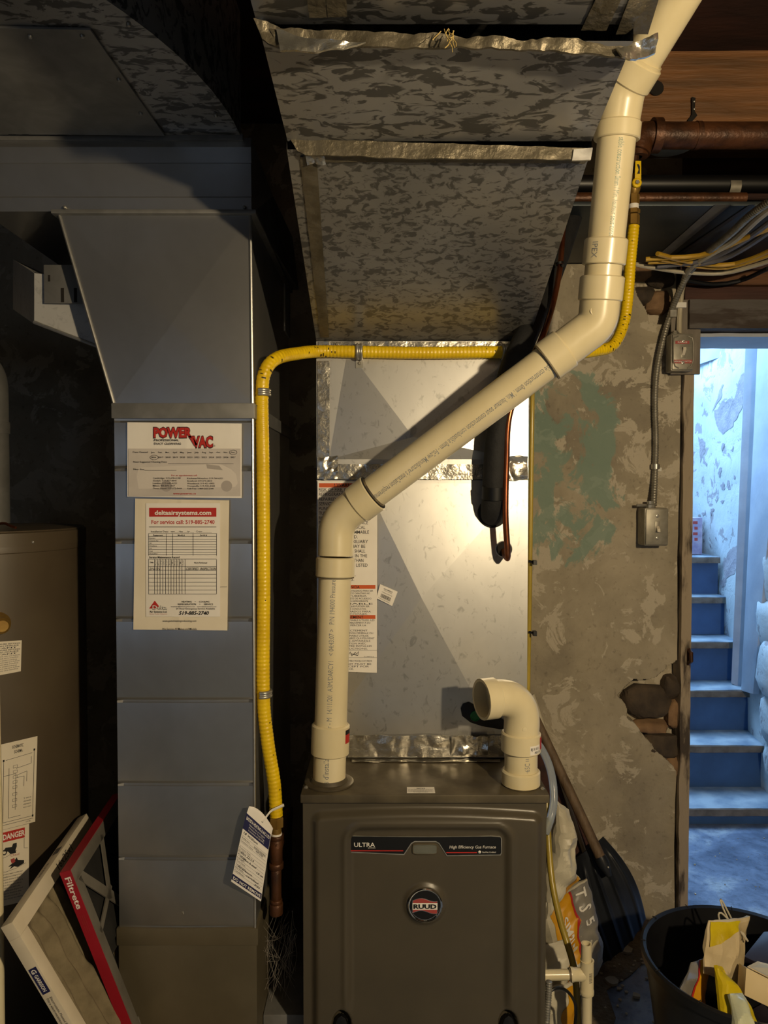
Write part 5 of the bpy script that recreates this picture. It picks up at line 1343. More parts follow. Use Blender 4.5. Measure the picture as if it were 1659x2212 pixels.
build('stain', MB().prism([P(x, y, 1.984) for x, y in ((1494, 210), (1502, 212), (1500, 240), (1506, 250), (1490, 268), (1482, 266), (1494, 248))], (0, -.002, 0)), m_mortar, bm_)
jb = build('ceiling_joist', MB().box((.62, -1.9, bz1 + .002), (.67, 2.2, CEIL - .003)), m_wood); tag(jb, 'dark ceiling joist crossing above the vent pipe', 'joist')
pan_z = 2.30
pn = MB().box((P(1150, 440, 2.0).x, 2.02, pan_z), (XR - .02, YW - .03, pan_z + .012))
pnb = build('joist_pan', pn, m_pan, bevel=.002); tag(pnb, 'dark sheet metal pan closing the joist bay above the cables', 'sheet metal')
build('pan_rib', MB().hexa([PZ(1545, 442, pan_z - .002), PZ(1410, 562, pan_z - .002), PZ(1432, 562, pan_z - .002), PZ(1580, 442, pan_z - .002), PZ(1545, 442, pan_z + .002), PZ(1410, 562, pan_z + .002), PZ(1432, 562, pan_z + .002), PZ(1580, 442, pan_z + .002)]), m_galv_dull, pnb)
build('pan_stiffener', MB().hexa([PZ(1620, 442, pan_z - .003), PZ(1450, 558, pan_z - .003), PZ(1458, 558, pan_z - .003), PZ(1632, 442, pan_z - .003), PZ(1620, 442, pan_z + .002), PZ(1450, 558, pan_z + .002), PZ(1458, 558, pan_z + .002), PZ(1632, 442, pan_z + .002)]), m_pan, pnb)
bp = build('black_drain_pipe', MB().tube([P(1230, 398, 2.10), V((XR - .03, 2.10, P(1500, 398, 2.10).z))], .024, 22), m_black); tag(bp, 'glossy black drain pipe level behind the brass valve', 'pipe')
build('pipe_band', MB().lathe(P(1570, 405, 2.10), (1, 0, 0), [(0, .0245), (0, .026), (.03, .026), (.03, .0245)], 22, False), m_boxmetal, bp)
build('brown_pipe', MB().tube([P(1236, 428, 2.06), P(1610, 428, 2.06)], .015, 18), m_iron); tag(bpz := bpy.data.objects['brown_pipe'], 'brown rusted pipe running level just below the black drain pipe', 'pipe')
cp = build('ceiling_plate', MB().lathe(P(1450, 318, 2.12), (0, 0, 1), [(0, .05), (.002, .078), (.012, .082), (.02, .082)], 32), M('grey_white_plate', '#dfe6e8', '#cdd6d9', .5)); tag(cp, 'round pale plate tucked under the rusty iron pipe', 'plate')

# ================================================================ LEFT: HEATER, FLUE, FAR DUCTS
hcx, hcy, hrad = -1.0, 1.81, .25
hz_top = P(40, 1152, hcy - hrad).z
wh = thing('water_heater', 'tan water heater with warning labels at the left edge', 'water heater', (hcx, hcy, 0))
tank = build('tank', MB().lathe((hcx, hcy, .04), (0, 0, 1), [(0, hrad), (hz_top - .09, hrad), (hz_top - .088, hrad + .0015), (hz_top - .05, hrad + .0015), (hz_top - .04, hrad - .003)], 64), m_heater, wh)
build('top_cap', MB().lathe((hcx, hcy, hz_top - .005), (0, 0, 1), [(-.03, hrad + .002), (0, hrad + .002), (.004, hrad - .004), (.006, hrad - .02), (.008, .001)], 64), m_heater, wh)
build('base_ring', MB().lathe((hcx, hcy, 0), (0, 0, 1), [(0, hrad - .02), (.045, hrad - .02)], 48), m_black, wh)
build('screw', MB().sphere(PCYL(71, 1171, hcx, hcy, hrad + .002), .0035, 5), m_steel, wh)
vc = PCYL(-6, 1345, hcx, hcy, hrad)
build('relief_valve', MB().lathe(vc, (vc - V((hcx, hcy, vc.z))), [(-.01, .024), (.02, .024), (.03, .017), (.05, .017), (.055, .012)], 20), m_brass, wh)
hook = build('wire_end', MB().tube(catmull([V((hcx + .10, hcy - .14, hz_top + .004)), P(5, 1130, 1.64), P(18, 1134, 1.63), P(34, 1140, 1.62)], .01), .003, 8), m_copper, wh)
dtb = build('discharge_pipe', MB().tube([P(-16, 1460, 1.47), P(-9, 1800, 1.45), P(-3, 2320, 1.43)], .0125, 16), m_pvc, wh, label='pale discharge pipe')
def hlabel(name, q, mat=None, lab=None):
    def fn(u, v, e=.0006):   # v 0 bottom..1 top, pixel quad tl,tr,br,bl
        x = lerp(lerp(q[3][0], q[2][0], u), lerp(q[0][0], q[1][0], u), v); y = lerp(lerp(q[3][1], q[2][1], u), lerp(q[0][1], q[1][1], u), v)
        return PCYL(x, y, hcx, hcy, hrad + e)
    o = build(name, MB().grid(fn, 16, 4), mat or m_paper_cream, wh, recalc=False, label=lab); return o, lambda u, v, e=.0012: fn(u, v, e)
o, hf = hlabel('label', [(-60, 1390), (47, 1383), (45, 1450), (-60, 1470)], lab='white label with small print')
mb = MB()
for i in range(14): put(mb, hf, ('WATER TEMPERATURE SETTING', 'BRULURE PAR EAU CHAUDE', 'IMPORTANT')[i % 3] if i < 6 else ('read all instructions before use and follow', 'la soupape de surete doit etre installee', 'set thermostat lower to avoid scalding')[i % 3], .04 + .02 * (i % 2), .97 - .03 * (i % 3), .90 - i * .062, .035, .02 if i < 6 else 0)
lettering('print', mb, m_ink, o)
o, hf = hlabel('label', [(-70, 1625), (81, 1590), (76, 1775), (-70, 1812)], lab='white wiring schematic label')
mb = MB(); put(mb, hf, 'SCHEMATIC', .64, .80, .92, .035, .015); put(mb, hf, 'SCHEMA', .67, .79, .86, .035, .015)
def hline(pts, w=.0022):
    for (u0, v0), (u1, v1) in zip(pts, pts[1:]):
        d = V((u1 - u0, v1 - v0, 0)); nrm = V((-d.y, d.x, 0)).normalized(); n = 4
        ku, kv = w * 1.3, w * 1.0
        mb.grid(lambda a, b: hf(lerp(u0, u1, a) + nrm.x * ku * (b - .5) * 2, lerp(v0, v1, a) + nrm.y * kv * (b - .5) * 2), n, 1)
hline([(.52, .80), (.52, .08), (.96, .08), (.96, .85)]); hline([(.52, .62), (.70, .62), (.70, .2)]); hline([(.60, .70), (.60, .12), (.78, .12)]); hline([(.70, .68), (.92, .70), (.92, .78)]); hline([(.72, .60), (.86, .62), (.86, .50)]); hline([(.72, .57), (.82, .57), (.82, .45)]); hline([(.55, .80), (.93, .82)]); hline([(.50, .05), (.97, .05)])
for vv in (.72, .66, .60, .54, .48, .40, .33, .26): hline([(.66, vv), (.72, vv), (.72, vv - .03), (.66, vv - .03), (.66, vv)], .0016)
for u, v in ((.52, .80), (.96, .85), (.96, .08)): bar(mb, hf, u - .012, v - .012, u + .012, v + .012)
for i in range(4): put(mb, hf, ('2 wire', 'thermostat', 'element', 'ecran')[i], .82, .93, .30 - i * .035, .018)
put(mb, hf, '59186', .86, .93, .02, .015)
lettering('print', mb, m_ink, o)
o, hf = hlabel('label', [(-70, 1812), (63, 1779), (62, 1945), (-70, 1975)], lab='white danger label with red heading')
mb = MB(); bar(mb, hf, .05, .835, .93, .965, 8); lettering('red_band', mb, m_red, o)
mb = MB(); put(mb, lambda u, v: hf(u, v, .0018), 'DANGER', .575, .93, .865, .07, .03); lettering('lettering', mb, m_white_ink, o)
mb = MB()
def blob(pts): mb.add([hf(u, v) for u, v in pts], [tuple(range(len(pts)))])
blob([(.58, .72), (.62, .76), (.72, .75), (.74, .79), (.80, .79), (.80, .74), (.78, .70), (.79, .66), (.70, .66), (.66, .70)])
mb.tube([hf(.60 + .035 * math.cos(a), .70 + .03 * math.sin(a)) for a in [k * math.pi / 6 for k in range(13)]], .0012, 5)
blob([(.66, .50), (.74, .54), (.80, .60), (.82, .56), (.92, .54), (.92, .50), (.82, .47), (.76, .49), (.68, .46), (.72, .50)])
hline([(.92, .83), (.92, .70), (.98, .69)], .002); hline([(.52, .62), (.64, .64), (.80, .69)], .002); hline([(.52, .46), (.62, .44), (.80, .46), (.95, .50)], .002)
for i in range(10): put(mb, hf, ('The relief valve water outlet pipe', 'must be installed according to local', 'code and must be directed to drain.', 'Un tuyau doit etre raccorde a la', 'soupape. Il ne doit pas etre obstrue')[i % 5], .48, .90 - .02 * (i % 3), .40 - i * .036, .018)
lettering('print', mb, m_ink, o)
mb = MB(); blob([(.70, .59), (.76, .60), (.78, .55), (.74, .53), (.71, .55)]); put(mb, hf, 'Chaud', .70, .84, .625, .03); lettering('red_print', mb, m_pink, o)
fl = build('flue_pipe', MB().tube([V((-1.03, 1.93, hz_top + .005)), V((-1.03, 1.93, 1.72))], .05, 28).tube(fillet([V((-1.03, 1.93, 1.72)), V((-1.03, 1.93, 1.85)), V((-1.25, 1.98, 1.9)), V((-1.7, 2.1, 1.97))], .07, 10), .05, 28), m_galv_dull)
tag(fl, 'dull metal flue pipe rising from the top of the water heater', 'pipe')
build('flue_joint', MB().lathe((-1.03, 1.93, 1.68), (0, 0, 1), [(0, .0505), (0, .053), (.03, .053), (.03, .0505)], 28, False), m_galv_dull, fl)
b1, b2, b3 = P(28, 668, 1.90), P(74, 700, 1.655), P(209, 752, 1.665)
t1, t2_, t3 = P(28, 560, 1.90), P(74, 590, 1.655), P(186, 600, 1.665)
dv = V((.06, .22, 0))
bdct = build('branch_duct', MB().hexa([b2, b3, b3 + dv, b2 + dv, t2_, t3, t3 + dv, t2_ + dv]).hexa([b1, b2, b2 + dv, b1 + V((.02, .2, 0)), t1, t2_, t2_ + dv, t1 + V((.02, .2, 0))]), m_galv_branch, angle=20)
tag(bdct, 'sheet metal branch duct slanting down behind the left edge of the tapered return duct', 'duct')
build('duct_flange', MB().tube([b2 + V((0, -.002, .004)), b3 + V((0, -.002, .004))], .004, 8), m_galv, bdct)
jh = build('slotted_bracket', MB().box(P(97, 656, 1.650), P(180, 572, 1.646)), m_galv_dull, bevel=.001); tag(jh, 'slotted metal bracket hanging behind the left edge of the tapered duct', 'bracket')
for px in (132, 160): build('slot', MB().box(P(px, 653, 1.6455), P(px + 6, 622, 1.645)), m_mortar, jh)
for px in (104,): build('slot', MB().box(P(px, 608, 1.6455), P(px + 4, 594, 1.645)), m_mortar, jh)
jh2 = build('slotted_bracket', MB().box((-.262, 1.95, P(580, 715, 1.95).z), (-.258, 2.05, P(580, 612, 1.95).z)), m_galv_dull); tag(jh2, 'slotted metal bracket in shadow on the right side of the return duct', 'bracket')

# ================================================================ AIR FILTERS
def filt(A, B, px_t, py_t, length, inset_fn, name, label):
    ab = (B - A); w = ab.length; e1 = ab.normalized()
    r = ray(px_t, py_t); best = None
    for k in range(720):
        q = k * math.pi / 360
        o1 = e1.orthogonal().normalized(); o2 = e1.cross(o1); d = o1 * math.cos(q) + o2 * math.sin(q)
        if d.z > -.2: continue
        p = A + d * length; v = p - V((0, 0, H)); ang = v.angle(r)
        # angle between the projected edge and the wanted edge: compare directions in the image
        ua = ((A - V((0, 0, H))).x / A.y, (A.z - H) / A.y); up_ = (p.x / p.y, (p.z - H) / p.y); ut = (r.x / r.y, r.z / r.y)
        da = math.atan2(up_[1] - ua[1], up_[0] - ua[0]) - math.atan2(ut[1] - ua[1], ut[0] - ua[0])
        sc_ = abs(math.atan2(math.sin(da), math.cos(da))) + (0 if d.y > -.25 and d.y < .25 else .0) + .15 * abs(d.y)
        if best is None or sc_ < best[0]: best = (sc_, d)
    e2 = best[1]; nrm = e1.cross(e2).normalized()
    if nrm.x < 0: nrm = -nrm      # face towards the return duct (right)
    return e1, e2, nrm, w
fA, fB = P(26, 1992, 1.36), P(187, 1757, 1.76)
e1, e2, nn, w = filt(fA, fB, 158, 2212, .26, None, '', '')
L = .42; th = .024
flt = thing('air_filter', 'white framed pleated furnace filter leaning between the water heater and the return duct', 'filter', fA + e2 * L)
def trim(o):
    """the filters are squeezed against the duct: what would reach into the duct is cut away"""
    me = o.data; bm = bmesh.new(); bm.from_mesh(me); w_ = worigin(o)
    for co, no in ((V((0, 1.565, 0)), V((0, 1, 0))), (V((rx0 - .006, 0, 0)), V((1, 0, 0)))):
        bmesh.ops.bisect_plane(bm, geom=bm.verts[:] + bm.edges[:] + bm.faces[:], plane_co=co - w_, plane_no=no)
    bad = [f for f in bm.faces if (f.calc_center_median() + w_).y > 1.565 and (f.calc_center_median() + w_).x > rx0 - .006]
    bmesh.ops.delete(bm, geom=bad, context='FACES'); bm.to_mesh(me); bm.free()
def fbx(u0, u1, v0, v1, n0, n1):
    return MB().hexa([fA + e1 * u + e2 * v + nn * n for n in (n0, n1) for u, v in ((u0, v0), (u1, v0), (u1, v1), (u0, v1))])
fw = .032
fr = MB(); fr.v = []; fr.f = []
for a in (fbx(0, w, 0, fw, -th, 0), fbx(0, fw, fw, L, -th, 0), fbx(w - fw, w, fw, L, -th, 0), fbx(fw, w - fw, L - .02, L, -th, 0)): fr.add(a.v, a.f)
frm = build('frame', fr, m_filter_frame, flt, bevel=.001, merge=False)
npl = 7
def media(u, v):
    uu = lerp(fw, w - fw, u); vv = lerp(fw, L - .02, v)
    ph = (u * npl + .25 * fbm(V((u * 3, v * 4, 1)))) * 2 * math.pi
    return fA + e1 * uu + e2 * vv + nn * (-.016 + .0105 * math.sin(ph) * sm(0, .08, v) + .001 * fbm(V((u * 20, v * 20, 0))))
build('media', MB().grid(media, 100, 40, nn * -.003), m_filter_media, flt, angle=70)
fs_ = lambda u, v: fA + e1 * u + e2 * -v + nn * .0006            # on the face; u along the top edge, -v down
sd = lambda u, v: fA - e1 * .0006 + e2 * u + nn * (v - th)       # on the front edge side; u down, v across
mb = MB()
bar(mb, sd, .098, .004, .155, .020); lettering('navy_patch', mb, m_navy, frm)
sd2 = lambda u, v: fA - e1 * .0012 + e2 * u + nn * (v - th)
mb = MB(); put(mb, sd2, 'GARRISON', .113, .150, .0085, .007, .02); put(mb, sd2, 'G', .101, .110, .0075, .009, .03); lettering('lettering', mb, m_white_ink, frm)
mb = MB(); put(mb, sd2, 'Electrostatic Pleated Filter', .165, .24, .013, .0045); put(mb, sd2, 'Filtre electrostatique plisse', .165, .24, .006, .0045)
put(mb, lambda u, v: fA + e1 * (w * .80 - u) + e2 * (fw * .75 - v) + nn * .0006 if False else fA + e1 * u + e2 * (fw * .8 - v) + nn * .0006, '16x25x1', .20, .28, .002, .016, .004)
put(mb, lambda u, v: fA + e1 * u + nn * (v - th) - e2 * .0006, 'MERV 8', .15, .2, .008, .006)
bar(mb, lambda u, v: fA + e1 * u + nn * (v - th) - e2 * .0006, .235, .004, .262, .018); lettering('print', mb, m_ink_grey, frm)
gA, gB = P(152, 1880, 1.49), P(262, 1712, 1.80)
h1_, h2_, hn, hw_ = filt(gA, gB, 258, 2150, .28, None, '', '')
rf = thing('red_air_filter', 'red edged furnace filter with dark mesh leaning behind the white framed filter', 'filter', gA + h2_ * .28)
def gbx(u0, u1, v0, v1, n0, n1):
    return MB().hexa([gA + h1_ * u + h2_ * v + hn * n for n in (n0, n1) for u, v in ((u0, v0), (u1, v0), (u1, v1), (u0, v1))])
t2 = .022; Lr = .40
build('media', gbx(.03, hw_ - .03, .03, Lr - .02, -t2 + .004, -.010), m_filter_dark, rf)
fr = MB()
for a in (gbx(0, hw_, 0, .03, -t2, 0), gbx(0, .03, .03, Lr, -t2, 0), gbx(hw_ - .03, hw_, .03, Lr, -t2, 0), gbx(.03, hw_ - .03, Lr - .02, Lr, -t2, 0)): fr.add(a.v, a.f)
def strut(u0, v0, u1, v1, wd):
    a, b = gA + h1_ * u0 + h2_ * v0, gA + h1_ * u1 + h2_ * v1; d = (b - a).normalized(); s = hn.cross(d).normalized() * wd
    return MB().hexa([a - s + hn * -.003, b - s + hn * -.003, b + s + hn * -.003, a + s + hn * -.003, a - s, b - s, b + s, a + s])
grd = MB()
for q in ((.02, .02, .20, .26, .011), (.16, .02, .10, .14, .007), (.02, .16, .12, .12, .006)): x = strut(*q); grd.add(x.v, x.f)
rfr = build('frame', fr, m_filter_grey, rf, bevel=.001, merge=False)
build('grid_struts', grd, m_filter_grey, rf, merge=False)
rs_ = build('red_edge', gbx(-.0012, 0, -.0005, Lr, -t2 - .0005, .001), m_red_card, rf, label='red printed edge')
build('red_edge', gbx(0, hw_, -.0012, 0, -t2 - .0005, .001), m_red_card, rf, label='red printed edge')
sd3 = lambda u, v: gA - h1_ * .002 + h2_ * u + hn * (v - t2)
mb = MB(); put(mb, sd3, 'Filtrete', .012, .085, .006, .012, .02); lettering('lettering', mb, m_white_ink, rs_)
mb = MB()
for i in range(3): put(mb, sd3, 'Electrostatic air filter', .10, .14, .014 - i * .004, .002)
lettering('fine_print', mb, m_pink, rs_)
for t_ in (flt, rf):
    for o_ in t_.children_recursive: trim(o_)
# low crate that carries the two filters (just below the frame)
fb = min((fA + e1 * u + e2 * L + nn * n).z for u in (0, w) for n in (-th, 0)); gb2 = min((gA + h1_ * u + h2_ * Lr + hn * n).z for u in (0, hw_) for n in (-t2, 0))
crt = build('wooden_crate', MB().box((-.66, 1.26, 0), (-.30, 1.59, min(fb, gb2) - .002)), m_wood_grey, bevel=.004); tag(crt, 'low grey crate that carries the two leaning filters', 'crate')

# ================================================================ SHOVEL, BAGS, BUCKET
sh = thing('snow_shovel', 'black plastic snow shovel with a weathered wooden handle, leaning on the plaster wall', 'shovel', P(1290, 2090, 2.40))
scq = [P(1232, 1868, 2.40), P(1306, 1812, 2.40), P(1399, 1990, 2.36), P(1280, 2098, 2.36)]   # top-left, top-right, bottom-right, bottom-left
sn = (scq[1] - scq[0]).cross(scq[3] - scq[0]).normalized()
if sn.y > 0: sn = -sn
def blade(u, v, e=0):
    w_ = 1 - v      # v: 0 bottom, 1 top
    p = (scq[0] * (1 - u) + scq[1] * u) * v + (scq[3] * (1 - u) + scq[2] * u) * (1 - v)
    across = (scq[1] - scq[0]); down = (scq[3] - scq[0])
    p = p + across * (.24 * math.sin(math.pi * min(1, (1 - v) * 1.0)) * (u - .5) * 1.5)
    p = p - down * (.05 * math.sin(math.pi * u)) * v
    k = .045 * (1 - 4 * (u - .5) ** 2) - .02 + .015 * math.sin(math.pi * v)
    rib = .009 * max(0, math.cos((u - .5) * 5 * 2 * math.pi)) ** 2 * sm(.95, .75, v) * sm(.5, .35, abs(u - .5))
    return p + sn * (k + rib + e)
build('blade', MB().grid(lambda u, v: blade(u, v), 60, 30, sn * -.004), m_shovel, sh, angle=60)
sk0 = blade(.5, .80, .012); hnd1 = P(1146, 1530, 2.50)
sk1 = P(1300, 1858, 2.325)
build('handle', MB().tube([sk1, sk1.lerp(hnd1, .5), hnd1], [.0165, .0165, .016], 18), m_handle, sh)
dsh = (sk1 - hnd1).normalized()
build('socket', MB().tube([sk1 - dsh * .012, sk1 + dsh * .012, sk1 + dsh * .05], [.019, .020, .008], 16), m_shovel, sh)
build('rivet', MB().sphere(sk1 + dsh * .012 + V((.008, -.021, 0)), .004, 5), m_steel, sh)
b2s = build('tool_handle', MB().tube([P(1262, 1840, 2.44), P(1150, 1500, 2.53)], .008, 10), m_cable_white); tag(b2s, 'thin pale stick standing behind the shovel handle', 'stick')
dkb = build('dark_board', slab([P(1196, 1890, 2.36), P(1282, 1850, 2.46), P(1150, 1510, 2.52), P(1120, 1560, 2.44)], .015), m_wood_dark); tag(dkb, 'dark board leaning in the shade behind the white bag and shovel handle', 'board')

def surf_bag(q, bulge, amp, seed, pinch=0):
    n = (q[1] - q[0]).cross(q[3] - q[0]).normalized()
    if n.y > 0: n = -n
    def mk(s):
        def fn(u, v):     # v 0 bottom 1 top ; q = tl,tr,br,bl
            p = (q[3] * (1 - u) + q[2] * u) * (1 - v) + (q[0] * (1 - u) + q[1] * u) * v
            k = (max(0, math.sin(math.pi * u)) ** .5) * (max(0, math.sin(math.pi * v)) ** .5)
            ed = .5 + .5 * k
            p = p + V((fbm(p * 12 + V((seed, 0, 0))) * amp * .8, 0, fbm(p * 12 + V((0, seed, 0))) * amp * .8))
            r = 1.1 - 2.2 * abs(fbm(p * 13 + V((0, 0, seed)), 2))
            return p + n * s * (bulge * k + r * amp * ed * .8)
        return fn
    return mk(1), mk(-1), n
def bag(name, q, bulge, amp, seed, mat, label, cat, nu=15, nv=22, group=None):
    f1, f2, n = surf_bag(q, bulge, amp, seed)
    o = build(name, MB().shell(f1, f2, nu, nv), mat, angle=12); tag(o, label, cat, group); return o, f1, n
def print_area(parent, f1, n, u0, u1, v0, v1, mat, name='print', e=.002, wob=0, nu=14, nv=24):
    def fn(a, b):
        v = lerp(v0, v1, b); w_ = wob * math.sin(v * 9) if wob else 0
        return f1(min(.995, max(.005, lerp(u0 + w_, u1 + w_ * 1.0, a))), v) + n * e
    return build(name, MB().grid(fn, nu, nv), mat, parent, recalc=False, angle=60)
# big bag of ice melter with yellow band and lettering
o, f1, n = bag('salt_bag', [P(1166, 1950, 2.16), P(1262, 1900, 2.22), P(1306, 2080, 2.16), P(1168, 2262, 2.06)], .05, .018, 3, m_bag, 'plump white, yellow and grey salt bag slumped against the shovel', 'bag')
print_area(o, f1, n, .12, .62, .42, .99, m_bag_yellow, 'yellow_band', wob=.03)
print_area(o, f1, n, .60, .99, .40, .99, m_bag_grey, 'grey_panel', .0022, wob=.03)
print_area(o, f1, n, .57, .61, .40, .99, m_red, 'red_line', .0032, wob=.03, nu=2)
mb = MB(); put(mb, lambda u, v: f1(min(.98, max(.02, .40 + .03 * math.sin(u * 9) + v)), u) + n * .005, 'PIE & T', .86, .42, .0, .12, .02) if False else None
mb = MB(); put(mb, lambda u, v: f1(min(.98, max(.02, .30 + v)), 1.32 - u) + n * .006, 'SIMPLE & T', .50, .92, 0, .17, .02)
put(mb, lambda u, v: f1(min(.98, max(.02, .70 + v)), 1.30 - u) + n * .006, 'T  S  5', .33, .66, 0, .16, .02)
lettering('lettering', mb, m_white_ink, o)
o, f1, n = bag('crumpled_bag', [P(1204, 1732, 2.08), P(1238, 1752, 2.10), P(1246, 1900, 2.08), P(1172, 1985, 2.05)], .028, .02, 8, m_bag, 'crumpled white plastic bag top beside the upper right side of the furnace', 'bag')
print_area(o, f1, n, .55, .96, .02, .10, m_bag_yellow, 'yellow_edge')
o, f1, n = bag('folded_bag', [P(1160, 2040, 1.96), P(1232, 2028, 1.98), P(1246, 2100, 1.96), P(1160, 2190, 1.93)], .03, .014, 12, m_bag, 'white bag bulging out right behind the white drain tee', 'bag')
print_area(o, f1, n, .72, .98, .02, .5, m_bag_yellow, 'yellow_edge')
o, f1, n = bag('lower_bag', [P(1166, 2140, 1.88), P(1246, 2120, 1.93), P(1236, 2230, 1.9), P(1168, 2280, 1.88)], .02, .012, 15, m_bag, 'white and yellow bag lowest of the bags, behind the black cord', 'bag')
print_area(o, f1, n, .55, .98, .1, .98, m_bag_yellow, 'yellow_panel', wob=.08)

# bucket
bkc = V((.872, 1.765, 0)); brim = .395; br1 = .235; br0 = .175
bk = thing('bucket', 'large round black plastic bucket full of rubbish at bottom right', 'bucket', bkc)
build('body', MB().lathe(bkc, (0, 0, 1), [(0, .001), (0.001, br0), (brim - .02, br1 - .008), (brim - .02, br1), (brim, br1 + .002), (brim + .004, br1 - .004), (brim, br1 - .012), (.02, br0 - .006), (.02, .001)], 64, False), m_bucket, bk, angle=40)
for k in range(12):
    a = k * math.pi / 6 + .2
    d = V((math.cos(a), math.sin(a), 0))
    build('rim_notch', MB().tube([bkc + d * (br1 - .011) + V((0, 0, brim + .0035)), bkc + d * (br1 + .002) + V((0, 0, brim + .0035))], .0012, 5), m_mortar, bk)
fq_ = .30
o, f1, n = bag('paper_carrier_bag', [P(1532, 1992, 1.75), P(1616, 1982, 1.80), P(1606, 2150, 1.76), P(1520, 2104, 1.70)], .02, .012, 21, m_kraft, 'creased cream and yellow paper carrier bag with rope handles in the bucket', 'bag')
def tri(fn, pts, n, mat, parent, name, e=.002, m_=8):
    def g_(a, b):
        u = lerp(lerp(pts[0][0], pts[1][0], a), lerp(pts[3][0], pts[2][0], a), b); v = lerp(lerp(pts[0][1], pts[1][1], a), lerp(pts[3][1], pts[2][1], a), b)
        return fn(u, v) + n * e
    return build(name, MB().grid(g_, m_, m_ * 2), mat, parent, recalc=False, angle=60)
tri(f1, [(.02, .55), (.10, .62), (.70, .98), (.03, .98)], n, m_pack_yellow, o, 'yellow_print')
for pts in ([P(1556, 1994, 1.78), P(1552, 1976, 1.80), P(1558, 1972, 1.80), P(1575, 1988, 1.80)], [P(1576, 1992, 1.80), P(1562, 1962, 1.82), P(1556, 1944, 1.83), P(1561, 1948, 1.83), P(1582, 1988, 1.82)], [P(1600, 2012, 1.76), P(1612, 2030, 1.75)], [P(1604, 2014, 1.77), P(1616, 2034, 1.755)]):
    build('rope_handle', MB().tube(catmull(pts, .006), .0023, 8), m_cable_white, o)
o, f1, n = bag('orange_packet', [P(1490, 2078, 1.74), P(1520, 2072, 1.76), P(1528, 2190, 1.70), P(1466, 2150, 1.66)], .012, .012, 25, m_bag_grey, 'grey and orange plastic packet at the left inside the bucket', 'packet')
tri(f1, [(.50, .02), (.98, .02), (.98, .98), (.45, .98)], n, m_bag_yellow, o, 'orange_print'); tri(f1, [(.44, .02), (.50, .02), (.47, .98), (.40, .98)], n, m_red, o, 'red_line', .003, 4)
o, f1, n = bag('yellow_packet', [P(1546, 2086, 1.66), P(1560, 2092, 1.68), P(1660, 2260, 1.58), P(1570, 2240, 1.56)], .014, .012, 31, m_pack_yellow, 'torn shiny yellow packet at the front of the bucket', 'packet')
o, f1, n = bag('pale_packet', [P(1578, 2150, 1.60), P(1602, 2150, 1.61), P(1648, 2260, 1.52), P(1588, 2250, 1.52)], .010, .012, 37, m_pack_pale, 'pale crinkled film packet lying over the yellow packet', 'packet')
cq = [P(1612, 2090, 1.68), P(1690, 2130, 1.66), P(1690, 2190, 1.64), P(1608, 2150, 1.66)]
cx_ = build('pale_carton', slab([cq[3], cq[2], cq[1], cq[0]], .05), m_carton, bevel=.002); tag(cx_, 'pale open cardboard carton at the right inside the bucket', 'carton')
build('carton_flap', slab([P(1614, 2089, 1.682), P(1690, 2128, 1.662), P(1690, 2092, 1.74), P(1636, 2078, 1.75)], .002), m_carton, cx_)
dk = build('dark_carton', slab([P(1607, 2066, 1.80), P(1700, 2110, 1.75), P(1700, 2010, 1.84), P(1650, 2012, 1.86)], .02), m_carton_dark, bevel=.002); tag(dk, 'dark purple carton leaning at the back right inside the bucket', 'carton')
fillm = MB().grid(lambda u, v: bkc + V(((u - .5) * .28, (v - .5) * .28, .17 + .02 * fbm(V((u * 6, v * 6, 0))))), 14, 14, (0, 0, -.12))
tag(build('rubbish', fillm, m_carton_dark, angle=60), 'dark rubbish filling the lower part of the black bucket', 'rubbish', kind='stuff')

# dirt patch and flakes on the floor
dp_ = MB(); pts = [(1290, 2100), (1345, 2040), (1400, 1998), (1452, 1990), (1440, 2040), (1400, 2070), (1360, 2110), (1310, 2140), (1330, 2200), (1300, 2300), (1150, 2300), (1150, 2010)]
dp_.prism([PZ(x, y, .001) for x, y in pts], (0, 0, .003)); struct('floor_dirt', dp_, m_dirt)
mb = MB(); rg = random.Random(9)
for k in range(70):
    px, py = (rg.uniform(1240, 1450), rg.uniform(2010, 2210)) if k < 50 else (rg.uniform(1500, 1655), rg.uniform(1770, 1960))
    c = PZ(px, py, .0035 if k < 50 else .0005); s = rg.uniform(.003, .009) * (1 if k < 50 else .5)
    n = 5; mb.prism([c + V((s * rg.uniform(.5, 1.2) * math.cos(a), s * rg.uniform(.5, 1.2) * math.sin(a), 0)) for a in [2 * math.pi * i / n for i in range(n)]], (0, 0, rg.uniform(.001, .004)))
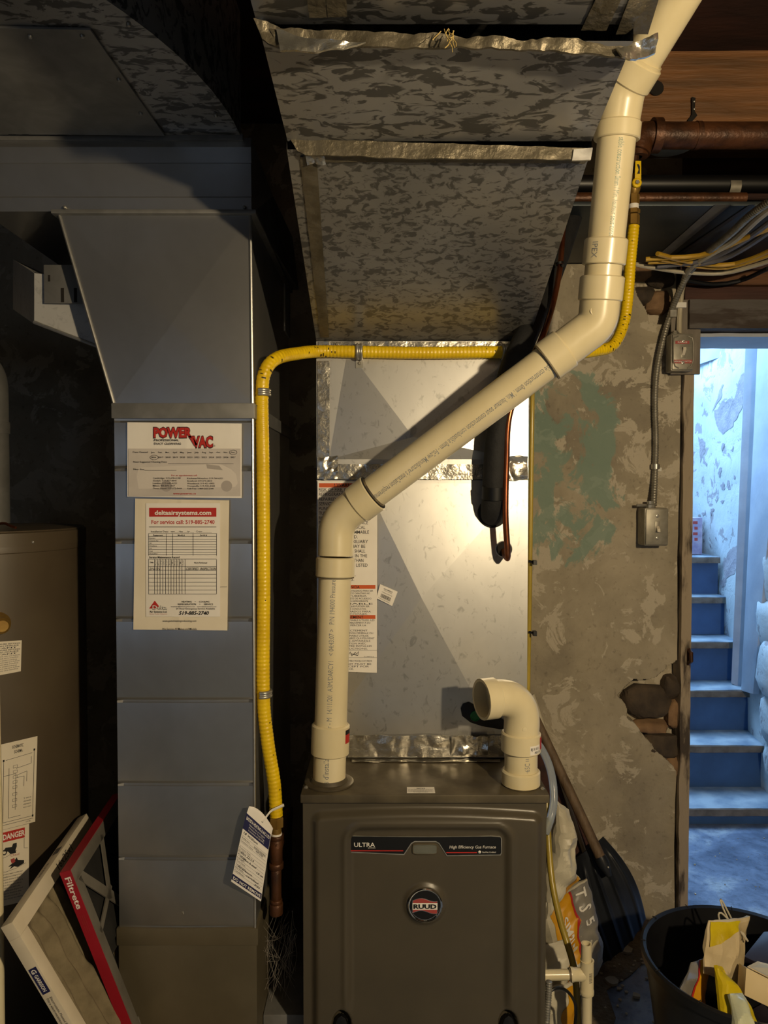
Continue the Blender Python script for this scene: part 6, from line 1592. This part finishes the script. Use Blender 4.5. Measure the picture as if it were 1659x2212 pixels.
for px, py, s in ((1353, 2054, .022), (1322, 2122, .02), (1374, 2154, .012)):
    c = PZ(px, py, .0035); mb.prism([c + V((s * rg.uniform(.6, 1.2) * math.cos(a), s * rg.uniform(.6, 1.2) * math.sin(a), 0)) for a in [2 * math.pi * i / 7 for i in range(7)]], (0, 0, .008))
tag(build('plaster_crumbs', mb, m_plaster), 'scattered plaster crumbs on the floor by the wall', 'crumbs', kind='stuff')

# parcel on the stairs
bxp = P(1506, 1166, tz[5][1] + .1)
pk = build('parcel', MB().box((bxp.x - .10, bxp.y, tz[5][0] + .002), (bxp.x + .03, bxp.y + .12, P(1506, 1118, bxp.y).z)), M('printed_carton', '#b8b4c8', '#8f8cb0', .6, 0, 20), bevel=.003); tag(pk, 'small printed carton standing on the upper stairs', 'carton')
mb = MB(); fpk = lambda u, v: P(u, -v, bxp.y - .0008)
for i in range(4): bar(mb, fpk, 1497 + 3 * (i % 2), -(1132 + i * 12), 1507, -(1126 + i * 12))
lettering('print', mb, m_pink, pk)

# cobweb below the gas line
mb = MB(); rg = random.Random(14)
for k in range(70):
    a0 = P(rg.uniform(556, 642), rg.uniform(1950, 2110), rg.uniform(1.68, 1.75)); a1 = P(rg.uniform(556, 642), rg.uniform(2010, 2175), rg.uniform(1.70, 1.78))
    mb.tube([a0, a0.lerp(a1, .5) + V((rg.uniform(-.008, .008), 0, -.012)), a1], .00022, 4)
tag(build('cobweb', mb, m_ink_pale), 'dusty cobweb strands below the gas line, between return duct and furnace', 'cobweb', kind='stuff')
# bulb that lights the cellar, hung from the joists to the right of the viewer
lamp = thing('hanging_bulb', 'bare bulb hanging on a cord right of the viewer', 'lamp', BULB_POS)
build('cord', MB().tube([BULB_POS + V((0, 0, .09)), V((BULB_POS.x, BULB_POS.y, CEIL - .002))], .004, 8), m_black, lamp)
build('socket', MB().lathe(BULB_POS + V((0, 0, .028)), (0, 0, 1), [(0, .017), (.03, .02), (.055, .018), (.065, .006)], 20), m_black, lamp)
build('bulb', MB().lathe(BULB_POS, (0, 0, 1), [(-.034, .001), (-.032, .012), (-.022, .025), (-.006, .0335), (.008, .033), (.02, .024), (.028, .0155)], 24), emis('lit_bulb', BULB_COLOR, BULB_STRENGTH), lamp, angle=80)
